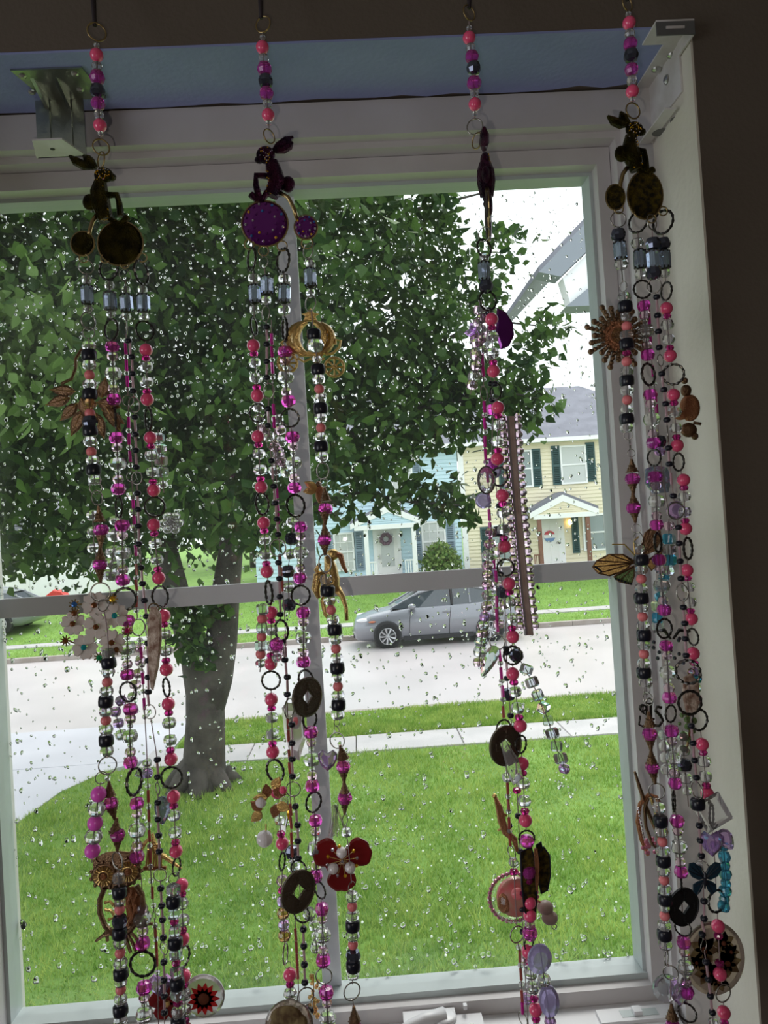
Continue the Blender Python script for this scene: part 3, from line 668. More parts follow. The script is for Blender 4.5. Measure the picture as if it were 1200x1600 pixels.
class House:
    def __init__(s, name, label, cx): s.t = empty(name, (cx, YH, 0.9), label, 'house', 'townhouses across the street'); s.o = np.array((cx, YH, 0.9))
    def part(s, b, name, parent=None, **k):
        b.v = [(x-s.o[0], y-s.o[1], z-s.o[2]) for x, y, z in b.v]; return b.build(name, parent or s.t, **k)
    def siding(s, x0, x1, z0, z1, y, m, name='siding'):
        b = MB(); k = int((z1-z0)/0.15); h = (z1-z0)/k
        for i in range(k):
            za = z0+i*h; zb = za+h
            b.add([(x0, y-0.03, za), (x1, y-0.03, za), (x1, y-0.004, zb), (x0, y-0.004, zb), (x0, y, za), (x1, y, za)], [(0, 1, 2, 3), (0, 4, 5, 1)], m)
        b.box((x0, y, z0), (x1, y+0.2, z1), m)
        s.part(b, name)
    def window(s, x0, x1, z0, z1, y, glass='hglass', grid=0, top=None):
        t = 0.07; b = MB()
        for a, c in (((x0, z0), (x1, z0+t)), ((x0, z1-t), (x1, z1)), ((x0, z0+t), (x0+t, z1-t)), ((x1-t, z0+t), (x1, z1-t)), ((x0+t, (z0+z1)/2-0.03), (x1-t, (z0+z1)/2+0.03))):
            b.box((a[0], y-0.09, a[1]), (c[0], y-0.02, c[1]), 'white')
        if grid:
            for i in (1, 2):
                xx = x0+(x1-x0)*i/3; b.box((xx-0.012, y-0.07, z0+t), (xx+0.012, y-0.035, z1-t), 'white')
            for zz in (z0+(z1-z0)*0.25, z0+(z1-z0)*0.75): b.box((x0+t, y-0.07, zz-0.012), (x1-t, y-0.035, zz+0.012), 'white')
        w = s.part(b, 'window'); zm_ = (z0+z1)/2
        for za, zb, gg in ((z0+t, zm_-0.03, glass), (zm_+0.03, z1-t, top or glass)):
            q = MB(); q.box((x0+t, y-0.06, za), (x1-t, y-0.04, zb), gg); s.part(q, 'pane', w)
    def shutter(s, x0, x1, z0, z1, y, m):
        b = MB(); b.box((x0, y-0.06, z0), (x1, y-0.02, z1), m)
        for zz0, zz1 in ((z0+0.08, (z0+z1)/2-0.04), ((z0+z1)/2+0.04, z1-0.08)):
            k = 9
            for i in range(k):
                za = zz0+(zz1-zz0)*i/k; b.add([(x0+0.06, y-0.062, za), (x1-0.06, y-0.062, za), (x1-0.06, y-0.085, za+0.05), (x0+0.06, y-0.085, za+0.05)], [(0, 1, 2, 3), (3, 2, 1, 0)], m)
        s.part(b, 'shutter')
    def porch(s, xl, xr, xa, ze, za, y, depth, zbeam, colx, colw, colm, sid, z0):
        """gabled porch: roof slopes, white rakes, gable siding, beam and posts"""
        yf = y-depth; b = MB(); th = 0.12
        b.add([(xl, yf, ze), (xa, yf, za), (xa, y, za), (xl, y, ze), (xl, yf, ze+th), (xa, yf, za+th), (xa, y, za+th), (xl, y, ze+th)], [(0, 1, 2, 3), (7, 6, 5, 4), (0, 4, 5, 1), (0, 3, 7, 4)], 'roof')
        b.add([(xr, yf, ze), (xa, yf, za), (xa, y, za), (xr, y, ze), (xr, yf, ze+th), (xa, yf, za+th), (xa, y, za+th), (xr, y, ze+th)], [(0, 3, 2, 1), (4, 5, 6, 7), (0, 1, 5, 4), (0, 4, 7, 3)], 'roof')
        s.part(b, 'porch_roof'); b = MB(); r = 0.26
        for xe in (xl, xr):
            b.add([(xe, yf-0.04, ze-r*0.8), (xa, yf-0.04, za-r), (xa, yf-0.04, za), (xe, yf-0.04, ze), (xe, yf, ze-r*0.8), (xa, yf, za-r), (xa, yf, za), (xe, yf, ze)], [(0, 1, 2, 3), (0, 4, 5, 1), (3, 2, 6, 7), (0, 3, 7, 4)], 'white')
        s.part(b, 'rake_board')
        b = MB(); k = 7; zt_ = za-0.2
        for i in range(k):
            z_a = zbeam+(zt_-zbeam)*i/k; z_b = zbeam+(zt_-zbeam)*(i+1)/k
            def xs(z, sgn): return (xl if sgn < 0 else xr)+((xa-(xl if sgn < 0 else xr))*(z-ze)/(za-ze) if z > ze else 0)
            b.add([(xs(z_a, -1), yf-0.02, z_a), (xs(z_a, 1), yf-0.02, z_a), (xs(z_b, 1), yf+0.005, z_b), (xs(z_b, -1), yf+0.005, z_b)], [(0, 1, 2, 3)], sid)
        s.part(b, 'gable_siding')
        b = MB(); b.box((xl+0.15, yf-0.03, zbeam-0.16), (xr-0.15, yf+0.12, zbeam+0.02), 'white'); s.part(b, 'porch_beam')
        for cx in colx:
            b = MB(); b.box((cx-colw/2, yf, z0), (cx+colw/2, yf+colw, zbeam-0.16), colm); b.box((cx-colw*0.75, yf-0.02, z0), (cx+colw*0.75, yf+colw*1.2, z0+0.12), colm); s.part(b, 'porch_post')
        b = MB(); b.box((xl+0.1, yf-0.1, 0.3), (xr-0.1, y, z0), 'walk'); s.part(b, 'porch_floor')

xs_ = hx(724)
cr = House('cream_townhouse', 'pale cream sided townhouse with dark green shutters and a grey roof', (xs_+hx(960))/2+1)
xe = 14.5
cr.siding(xs_, xe, 0.7, zc(686), YH, 'cream')
b = MB(); ye, yr = YH-0.35, YH+4.2; ez, rz = zc(686)+0.05, 9.0
for b_, xa_, xb_, hip in ((b, xs_-0.0, xe+0.3, 1),):
    xr2 = hx(918)*yr/YH
    b.add([(xa_, ye, ez), (xb_, ye, ez), (xr2, yr, rz), (xa_, yr, rz), (xb_, yr+4.5, ez), (xa_, yr+4.5, ez)], [(0, 1, 2, 3), (1, 4, 2), (3, 2, 4, 5), (0, 3, 5)], 'roof')
cr.part(b, 'roof')
b = MB(); b.box((xs_, ye-0.1, ez-0.14), (xe+0.3, ye, ez+0.02), 'white'); b.box((xs_, ye, ez-0.14), (xe+0.3, YH, ez-0.1), 'white'); cr.part(b, 'gutter')
b = MB(); b.box((xs_-0.1, YH-0.06, 0.7), (xs_+0.12, YH, ez-0.14), 'white'); cr.part(b, 'corner_board')
cr.window(hx(880), hx(921), zc(757), zc(696), YH, 'curtain'); cr.shutter(hx(867), hx(880), zc(757), zc(695), YH, 'shutg'); cr.shutter(hx(921), hx(935), zc(755), zc(693), YH, 'shutg')
cr.window(hx(797), hx(836), zc(758), zc(699), YH); cr.shutter(hx(836), hx(850), zc(758), zc(698), YH, 'shutg'); cr.shutter(hx(783), hx(797), zc(758), zc(698), YH, 'shutg')
cr.window(hx(908), hx(944), zc(864), zc(806), YH); cr.shutter(hx(944), hx(957), zc(864), zc(805), YH, 'shutg'); cr.shutter(hx(891), hx(902), zc(866), zc(804), YH, 'shutg')
cr.window(hx(762), hx(800), zc(873), zc(814), YH); cr.shutter(hx(748), hx(761), zc(875), zc(816), YH, 'shutg')
z0 = 0.98
b = MB(); b.box((hx(838), YH-0.06, z0), (hx(879), YH, zc(808)), 'white'); d_ = cr.part(b, 'door_frame')
b = MB(); b.box((hx(841), YH-0.09, z0), (hx(869), YH-0.03, zc(811)), 'door')
for zz in (z0+0.25, z0+1.15): b.box((hx(844), YH-0.10, zz), (hx(854), YH-0.09, zz+0.7), 'door'); b.box((hx(856), YH-0.10, zz), (hx(866), YH-0.09, zz+0.7), 'door')
cr.part(b, 'door')
b = MB(); b.ball((hx(867), YH-0.13, z0+1.0), 0.05, 'screw', 8, 6); cr.part(b, 'door_knob')
b = MB(); b.ball((hx(888), YH-0.12, zc(817)), (0.09, 0.08, 0.12), 'glow', 10, 8); cr.part(b, 'porch_lamp', label='lit yellow porch lamp')
k_ = 0.95
cr.porch(hx(817), hx(921), hx(868), zc(799), zc(774), YH, 1.2, zc(803), [hx(831), hx(904)], 0.15, 'post', 'cream', 0.95)
rl = MB(); rl.box((hx(820), YH-1.2, zc(864)), (hx(829), YH-1.12, zc(862)), 'post')
for i in range(4): rl.box((hx(820)+i*0.08, YH-1.19, 0.95), (hx(820)+i*0.08+0.03, YH-1.14, zc(863)), 'post')
cr.part(rl, 'railing')
# round sign hanging on the cream door
sg = empty('door_sign', (hx(855), YH-0.13, zc(837)), 'round red, white and blue sign hanging on the white door of the cream house', 'sign')
for nm, a0, a1, m in (('top_band', 0.3, math.pi-0.3, 'flagr'), ('bottom_band', math.pi+0.3, 2*math.pi-0.3, 'flagb')):
    b = MB(); R_ = 0.23
    b.poly([(R_*math.cos(a0+(a1-a0)*i/10), R_*math.sin(a0+(a1-a0)*i/10)) for i in range(11)], 0.03, m); b.build(nm, sg)
b = MB(); R_ = 0.23; q = [(R_*math.cos(a), R_*math.sin(a)) for a in np.linspace(-0.3, 0.3, 5)]; q += [(-x, z) for x, z in q[::-1]]; b.poly(q[:5]+[(-x, z) for x, z in q[:5]][::-1], 0.03, 'flagw'); b.build('middle_band', sg)

bl = House('blue_townhouse', 'pale blue sided townhouse with slate blue shutters and a white gabled porch', (hx(420)+xs_)/2)
xw_ = hx(395)
bl.siding(xw_, xs_-0.13, 0.7, zb2(693), YH+0.02, 'bluesid')
b = MB(); b.add([(xw_-0.3, ye, ez), (xs_-0.13, ye, ez), (xs_-0.13, yr, rz), (xw_+2.5, yr, rz), (xs_-0.13, yr+4.5, ez), (xw_-0.3, yr+4.5, ez)], [(0, 1, 2, 3), (3, 2, 4, 5), (0, 3, 5), (1, 4, 2)], 'roof'); bl.part(b, 'roof')
b = MB(); b.box((xw_-0.3, ye-0.1, ez-0.14), (xs_-0.13, ye, ez+0.02), 'white'); b.box((xw_-0.3, ye, ez-0.14), (xs_-0.13, YH, ez-0.1), 'white'); bl.part(b, 'gutter')
bl.window(hx(614), hx(648), zb2(771), zb2(712), YH, 'curtain'); bl.shutter(hx(648), hx(661), zb2(771), zb2(712), YH, 'shutb')
bl.window(hx(518), hx(550), zb2(888), zb2(828), YH, 'curtain', 1); bl.shutter(hx(551), hx(565), zb2(888), zb2(825), YH, 'shutb'); bl.shutter(hx(503), hx(517), zb2(888), zb2(825), YH, 'shutb')
bl.window(hx(656), hx(694), zb2(882), zb2(819), YH, 'curtain', 1); bl.shutter(hx(644), hx(656), zb2(882), zb2(818), YH, 'shutb'); bl.shutter(hx(694), hx(708), zb2(882), zb2(818), YH, 'shutb')
b = MB(); b.box((hx(580), YH-0.06, 0.95), (hx(623), YH, zb2(824)), 'white'); bl.part(b, 'door_frame')
b = MB(); b.box((hx(586), YH-0.09, 0.95), (hx(618), YH-0.03, zb2(828)), 'door'); dd = bl.part(b, 'door')
b = MB(); b.box((hx(592), YH-0.10, 1.45), (hx(612), YH-0.09, zb2(834)), 'curtain'); bl.part(b, 'door_glass', dd)
b = MB(); b.box((hx(588), YH-0.14, 1.75), (hx(590), YH-0.09, 1.95), 'screw'); bl.part(b, 'door_handle', dd)
bl.porch(hx(546), hx(658), hx(604), zb2(816), zb2(791), YH, 1.2, zb2(820), [hx(569), hx(641)], 0.17, 'white', 'bluesid', 0.95)
for x0_, x1_ in ((hx(569), hx(582)), (hx(626), hx(641))):
    rl = MB(); rl.box((x0_, YH-1.18, zb2(876)), (x1_, YH-1.1, zb2(874)), 'white')
    for i in range(5):
        xx = x0_+(x1_-x0_)*i/4; rl.box((xx-0.02, YH-1.16, 0.95), (xx+0.02, YH-1.12, zb2(875)), 'white')
    bl.part(rl, 'railing')
b = MB(); b.ring((0, 0, 0), 0.19, 0.075, 'wreath', 16, 7, twist=True); b.build('door_wreath', loc=(hx(600), YH-0.21, zb2(842)), label='dusky wreath hanging on the white door of the blue house', cat='wreath')
sh = empty('porch_shrub', (hx(680), YH-1.0, 0.7), 'yellow-green shrub under the window of the blue house', 'shrub')
q = rng.normal(size=(2600, 3)); q /= np.linalg.norm(q, axis=1)[:, None]; q *= (rng.random(2600)**0.45)[:, None]; q = q*np.array([0.78, 0.6, 0.85])+np.array([0, 0, 0.75]); q[:, 0] *= 1.0-0.25*np.clip(q[:, 2]-0.8, 0, 1)
put('foliage', leaves_mesh('foliage', q, 0.16, LF3, -0.8), sh, kind='stuff')
b = MB()
for k in range(6): b.tube([(0, 0, -0.1), (0.3*math.cos(k), 0.3*math.sin(k), 0.7)], [0.03, 0.01], 'bark', 5)
b.build('stems', sh)
pb = empty('planter_box', (hx(735), YH-0.8, 0.62), 'low dark grey timber planter at the corner between the two townhouses', 'planter')
M['planter'] = mat('grey_timber', (0.13, 0.12, 0.10), 0.8)
for i in range(3):
    b = MB(); b.box((-0.35, -0.3, i*0.19), (0.55, 0.3, i*0.19+0.18), 'planter'); b.build('board', pb)
b = MB(); b.box((-0.30, -0.25, 0.2), (0.5, 0.25, 0.575), 'bark'); b.build('soil', pb)

# gable of the neighbouring porch roof at the upper right
YN = 4.0
M['fascia'] = mat('grey_fascia', (0.22, 0.24, 0.27), 0.6)
nr = empty('neighbour_porch_roof', P(930, 400, YN), 'grey edged gable roof rising at the upper right beyond the glass', 'roof')
no = np.array(nr.location)
def npt(px, py, Y=YN): return P(px, py, Y)-no
def quadslab(name, q, th, m):
    b = MB(); q = [npt(*a) for a in q]; k = len(q)
    b.add([tuple(a) for a in q]+[(a[0], a[1]+th, a[2]) for a in q], [tuple(range(k)), tuple(range(2*k-1, k-1, -1))]+[(i, (i+1) % k, (i+1) % k+k, i+k) for i in range(k)], m); b.build(name, nr)
quadslab('rake_board', [(842, 425), (876, 432), (1010, 302), (1010, 248)], 0.12, 'fascia')
quadslab('gable_wall', [(879, 434, YN+.03), (892, 476, YN+.03), (1010, 476, YN+.03), (1010, 305, YN+.03)], 0.1, 'white')
quadslab('corbel', [(884, 479), (1010, 474), (1010, 375)], 0.14, 'fascia')
b = MB(); p0 = npt(842, 425); p1 = npt(1010, 248)
b.add([tuple(p0), tuple(p1), (p1[0], p1[1]-0.0+2.0, p1[2]), (p0[0], p0[1]+2.0, p0[2]), tuple(p0+np.array([0, 0, .03])), tuple(p1+np.array([0, 0, .03])), (p1[0], p1[1]+2.0, p1[2]+.03), (p0[0], p0[1]+2.0, p0[2]+.03)],
      [(0, 1, 2, 3), (4, 7, 6, 5), (0, 4, 5, 1), (0, 3, 7, 4), (3, 2, 6, 7), (1, 5, 6, 2)], 'roof'); b.build('roof_slope', nr)
b = MB(); c = npt(1010, 475); b.box((c[0]-0.06, 0.05, -4.6), (c[0]+0.06, 0.17, c[2]), 'white'); b.build('porch_post', nr)

# ---------------------------------------------------------------- cars
M['silver'] = mat('silver_grey_paint', (0.22, 0.225, 0.25), 0.3, 0.35, coat=0.8)
M['cglass'] = mat('car_glass', (0.05, 0.06, 0.07), 0.04, spec=0.9)
M['rubber'] = mat('tyre_rubber', (0.012, 0.012, 0.013), 0.85)
M['alloy'] = mat('alloy_rim', (0.42, 0.42, 0.43), 0.35, 0.9)
M['dark'] = mat('dark_plastic', (0.02, 0.02, 0.022), 0.6)
M['lens'] = mat('lamp_lens', (0.75, 0.75, 0.78), 0.08, 0.1)
M['redlens'] = mat('tail_lens', (0.4, 0.01, 0.01), 0.15)
M['indic'] = mat('amber_marker', (0.6, 0.18, 0.08), 0.2)
def car(name, loc, label, paint, rot=0.0):
    t = empty(name, loc, label, 'car', 'cars parked across the street', rot=(0, 0, rot))
    L = 4.55; W = 0.88
    S = [(0.0, 0.30, 0.58, 0.60, 0.60), (0.10, 0.22, 0.72, 0.80, 0.74), (0.45, 0.18, 0.84, 0.92, 0.80), (1.05, 0.18, 0.95, 1.02, 0.86), (1.5, 0.18, 1.00, 1.05, 0.88), (2.6, 0.18, 1.02, 1.05, 0.88),
         (3.6, 0.18, 1.04, 1.07, 0.87), (4.2, 0.22, 1.04, 1.08, 0.82), (4.48, 0.30, 0.98, 1.02, 0.74), (4.55, 0.40, 0.85, 0.88, 0.66)]
    b = MB(); vs = []; fs = []
    for x, zb, zs, zc_, w in S:
        for y, z in ((0, zb), (-w*0.86, zb), (-w*0.99, zb+0.12), (-w*1.02, (zb+zs)/2), (-w, zs-0.04), (-w*0.9, zs), (0, zc_)): vs.append((x, y, z))
        for y, z in ((w*0.9, zs), (w, zs-0.04), (w*1.02, (zb+zs)/2), (w*0.99, zb+0.12), (w*0.86, zb)): vs.append((x, y, z))
    k = 12
    for j in range(len(S)-1):
        for i in range(k): fs.append((j*k+i, j*k+(i+1) % k, (j+1)*k+(i+1) % k, (j+1)*k+i))
    fs.append(tuple(range(k))[::-1]); fs.append(tuple((len(S)-1)*k+i for i in range(k)))
    b.add(vs, fs, paint); b.build('body', t, smooth=True)
    G_ = [(1.02, 0.99, 0.99, 0.70), (1.75, 1.00, 1.36, 0.74), (2.25, 1.01, 1.47, 0.74), (3.1, 1.03, 1.46, 0.73), (3.8, 1.04, 1.30, 0.69), (4.35, 1.02, 1.04, 0.62)]
    b = MB(); vs = []; fs = []
    for x, z0_, z1_, w in G_: vs += [(x, -w-0.06, z0_), (x, -w+0.10, z1_), (x, w-0.10, z1_), (x, w+0.06, z0_)]
    for j in range(len(G_)-1):
        for i in range(3): fs.append((j*4+i, j*4+i+1, (j+1)*4+i+1, (j+1)*4+i))
    b.add(vs, fs, 'cglass'); b.build('windows', t)
    b = MB()
    b.add([(x, y, z) for x, z0_, z1_, w in G_[1:5] for y, z in ((-w+0.08, z1_+0.005), (-w*0.4, z1_+0.045), (w*0.4, z1_+0.045), (w-0.08, z1_+0.005))],
          [(j*4+i, j*4+i+1, j*4+i+5, j*4+i+4) for j in range(3) for i in range(3)], paint)
    for s_ in (-1, 1):
        for i0 in (0, 1, 3):
            for (a, c) in ((G_[i0], G_[i0+1]),) if i0 != 1 else ((G_[2], G_[2]),):
                if i0 == 1: b.tube([(2.62, s_*0.805, 1.02), (2.62, s_*0.645, 1.47)], 0.035, 'dark', 6)
                else: b.tube([(a[0], s_*(a[3]+0.06), a[1]), (a[0]*0.1+a[0]*0.9, s_*(a[3]-0.10), a[2]), (c[0], s_*(c[3]-0.095), c[2])], 0.035, paint, 6)
        b.tube([(x, s_*(w-0.095), z1_) for x, z0_, z1_, w in G_], 0.03, paint, 6)
    b.build('roof', t)
    for s_ in (-1, 1):
        for x in (0.88, 3.58):
            b = MB(); b.lathe([(0.37, s_*0.60), (0.37, s_*0.895), (0.345, s_*0.905)], 24, 'dark', (x, 0, 0.34), axis='y'); b.build('wheel_arch', t)
            wh = empty('wheel', (x, s_*0.80, 0.315), parent=t)
            b = MB(); b.lathe([(0.24, -0.11), (0.315, -0.10), (0.318, 0), (0.315, 0.125), (0.22, 0.13)], 24, 'rubber', axis='y'); b.build('tyre', wh, rot=(0, 0, math.pi) if s_ < 0 else None)
            b = MB(); b.lathe([(0.21, 0.10), (0.215, 0.135), (0.19, 0.137)], 24, 'dark', axis='y')
            for q in range(9):
                a = q*2*math.pi/9; ca, sa = math.cos(a), math.sin(a)
                b.tube([(0.04*ca, 0.142, 0.04*sa), (0.205*ca, 0.14, 0.205*sa)], [0.022, 0.038], 'alloy', 5)
            b.ring((0, 0.138, 0), 0.208, 0.014, 'alloy', 24, 5); b.ball((0, 0.145, 0), (0.05, 0.02, 0.05), 'alloy', 10, 6)
            b.build('rim', wh, rot=(0, 0, math.pi) if s_ < 0 else None)
        b = MB(); b.ball((1.55, s_*0.98, 1.05), (0.11, 0.10, 0.075), paint, 12, 8); b.tube([(1.6, s_*0.85, 0.99), (1.56, s_*0.95, 1.02)], 0.03, 'dark', 6); b.build('mirror', t, smooth=True)
        b = MB(); b.ball((0.30, s_*0.70, 0.74), (0.22, 0.10, 0.06), 'lens', 12, 8); b.build('headlight', t, smooth=True)
        b = MB(); b.ball((0.50, s_*0.825, 0.70), (0.10, 0.02, 0.025), 'indic', 8, 6); b.build('side_marker', t, smooth=True)
        b = MB(); b.ball((4.40, s_*0.66, 0.86), (0.12, 0.12, 0.10), 'redlens', 10, 8); b.build('tail_light', t, smooth=True)
        for x in (2.35, 3.25):
            b = MB(); b.box((x, s_*0.885-0.02, 0.84), (x+0.2, s_*0.885+0.02, 0.87), paint); b.build('door_handle', t)
        for x in (1.45, 2.5):
            b = MB(); b.tube([(x, s_*0.893, 0.28), (x+0.02, s_*0.902, 0.6), (x+0.08, s_*0.888, 0.98)], 0.006, 'dark', 4); b.build('door_seam', t)
        b = MB(); b.box((1.3, s_*0.86-0.02, 0.17), (3.15, s_*0.86+0.02, 0.27), 'dark'); b.build('sill', t)
    b = MB(); b.box((-0.01, -0.55, 0.28), (0.06, 0.55, 0.45), 'dark'); b.build('grille', t)
    return t
car('parked_car', (-0.25, 21.0, -0.10), 'silver grey hatchback parked along the far kerb', 'silver')
M['grey2'] = mat('grey_paint', (0.22, 0.23, 0.25), 0.3, 0.35, coat=0.8)
car('parked_car', (-15.6, 27.0, 0.30), 'dark grey car parked beyond the far sidewalk at the left edge', 'grey2', 0.0)
M['redpl'] = mat('red_plastic', (0.60, 0.05, 0.04), 0.4)
rb = P(88, 945, 30.4); b = MB()
b.poly([(-0.55, 0), (0.6, 0), (0.62, 0.22), (0.35, 0.62), (0.0, 0.70), (-0.3, 0.5), (-0.5, 0.25)], 0.6, 'redpl', bev=0.12)
b.build('lawn_toy', loc=(rb[0], 30.4, 0.74), label='small red rounded shape on the lawn across the street', cat='toy')
gh = empty('white_garage', (P(40, 940, 33)[0], 33.0, 0.95), 'white walled garage far across the street at the left', 'garage')
for nm, a, c, m in (('wall', (-3.5, 0, -0.2), (3.2, 5, 2.6), 'white'), ('garage_door', (-2.6, -0.05, 0), (0.2, 0, 2.1), 'door')):
    b = MB(); b.box(a, c, m); b.build(nm, gh)
b = MB(); b.poly([(-3.9, 2.6), (3.6, 2.6), (-0.15, 4.4)], 5.4, 'roof', 2.5); b.build('roof', gh)
# ---------------------------------------------------------------- hanging bead ornaments
YO = 0.612; S = YO/F     # one photograph pixel at the ornaments, in metres
def lz(prof, n, m, flat=True):
    b = MB(); b.lathe(prof, n, m); return b
BEAD = {}
def proto(code, name, b, smooth=False): BEAD[code] = (name, b.mesh(name, S, smooth))
def sph(r, m, rz=None): b = MB(); b.ball((0, 0, 0), (r, r, rz or r), m, 16, 12); return b
def ron(r, h, m, n=10): return lz([(r*0.3, -h/2), (r*0.80, -h*0.40), (r, -h*0.08), (r, h*0.08), (r*0.80, h*0.40), (r*0.3, h/2)], n, m)
def cube(w, h, m):
    b = MB(); k = 0.78; b.lathe([(w*0.52, -h/2), (w*0.70, -h*0.34), (w*0.70, h*0.34), (w*0.52, h/2)], 4, m, ph=math.pi/4); return b
proto('P', 'round_bead', sph(10.3, 'coral'), True); proto('p', 'round_bead', sph(7.9, 'salmon'), True)
proto('O', 'round_bead', sph(11.5, 'opink'), True); proto('W', 'pearl_bead', sph(11.8, 'pearl'), True); proto('w', 'pearl_bead', sph(9, 'pearl'), True)
proto('m', 'spacer_bead', ron(7, 9, 'spacer', 12)); proto('C', 'crystal_bead', ron(10.4, 16, 'clear', 10)); proto('c', 'crystal_bead', ron(8, 13, 'clear', 9))
proto('A', 'crystal_bead', ron(10.4, 16, 'ab', 10)); proto('B', 'crystal_bead', ron(13, 20, 'clear', 12)); proto('k', 'crystal_bead', ron(8.4, 14, 'pinkclear', 10))
proto('M', 'crystal_bead', ron(11.3, 18, 'magenta', 10)); proto('D', 'crystal_bead', ron(11.5, 20, 'smoke', 10)); proto('V', 'crystal_bead', ron(9, 15, 'lilac', 9))
proto('a', 'crystal_bead', ron(10, 15, 'amber', 10)); proto('i', 'crystal_bead', ron(9.5, 15, 'pinkclear', 8))
def kb():
    b = MB(); b.lathe([(4, -8.3), (9.0, -8.3), (11.0, -6), (11.4, 0), (11.0, 6), (9.0, 8.3), (4, 8.3)], 12, 'black'); return b
proto('K', 'barrel_bead', kb(), True)
proto('b', 'seed_bead', ron(5.6, 8.6, 'black', 10), True); proto('s', 'seed_bead', ron(4.6, 7, 'clear', 10), True)
proto('T', 'tube_bead', lz([(2.6, -9), (2.6, 9)], 8, 'tubem'), False); proto('L', 'tube_bead', lz([(2.0, -9), (2.0, 9)], 8, 'tubep')); proto('U', 'tube_bead', lz([(2.4, -9), (2.4, 9)], 8, 'tubea'))
proto('q', 'cube_bead', cube(15, 16, 'ab')); proto('y', 'cube_bead', cube(16, 17, 'cyan')); proto('z', 'crystal_bead', ron(10, 16, 'cyan', 8)); proto('x', 'crystal_bead', ron(8, 14, 'cyan', 8))
def jb():
    b = MB(); b.lathe([(7.5, -14), (10.2, -10), (10.2, 10), (7.5, 14)], 8, 'barrel')
    for sgn in (-1, 1):
        b.lathe([(3, sgn*17), (7.8, sgn*14.2)] if sgn < 0 else [(7.8, sgn*14.2), (3, sgn*17)], 8, 'gun')
        for i in range(8):
            a = i*math.pi/4; b.ball((8.6*math.cos(a), 8.6*math.sin(a), sgn*12.6), (1.6, 1.6, 2.2), 'gun', 5, 4)
    return b
proto('J', 'barrel_bead', jb())
def cap(sg):
    b = MB(); pr = [(2.0, -12), (3.2, -6), (4.6, 0), (7.5, 7), (9.2, 12)]
    b.lathe(pr if sg > 0 else [(r, -z) for r, z in pr[::-1]], 10, 'bronze')
    for i in range(10):
        a = i*2*math.pi/10
        for r, z in ((9.2, 11.5), (6.8, 5.5), (4.8, 0)): b.ball((r*math.cos(a), r*math.sin(a), z*sg), 1.2, 'bronze', 4, 3)
    return b
proto('^', 'bead_cap', cap(-1)); proto('v', 'bead_cap', cap(1))   # ^ opens downward
b = MB(); b.ring((0, 0, 0), 14, 1.7, 'gun', 26, 6, twist=True); proto('R', 'twisted_ring', b)
b = MB(); b.ring((0, 0, 0), 12, 1.05, 'wire', 22, 5); proto('r', 'jump_ring', b, True)
b = MB(); b.ring((0, 0, 0), 12, 1.3, 'brass', 22, 5); proto('g', 'jump_ring', b, True)
PAT = {'V': [('M', 0), ('k', .185), ('s', .32), ('B', .51), ('s', .68), ('k', .81), ('M', 1)],
       'Q': [('P', 0), ('m', .165), ('C', .345), ('C', .655), ('m', .835), ('P', 1)],
       'Z': [('K', 0), ('C', .25), ('p', .5), ('C', .75), ('K', 1)],
       'N': [('^', .13), ('M', .335), ('v', .47), ('^', .635), ('M', .775), ('v', .9)]}

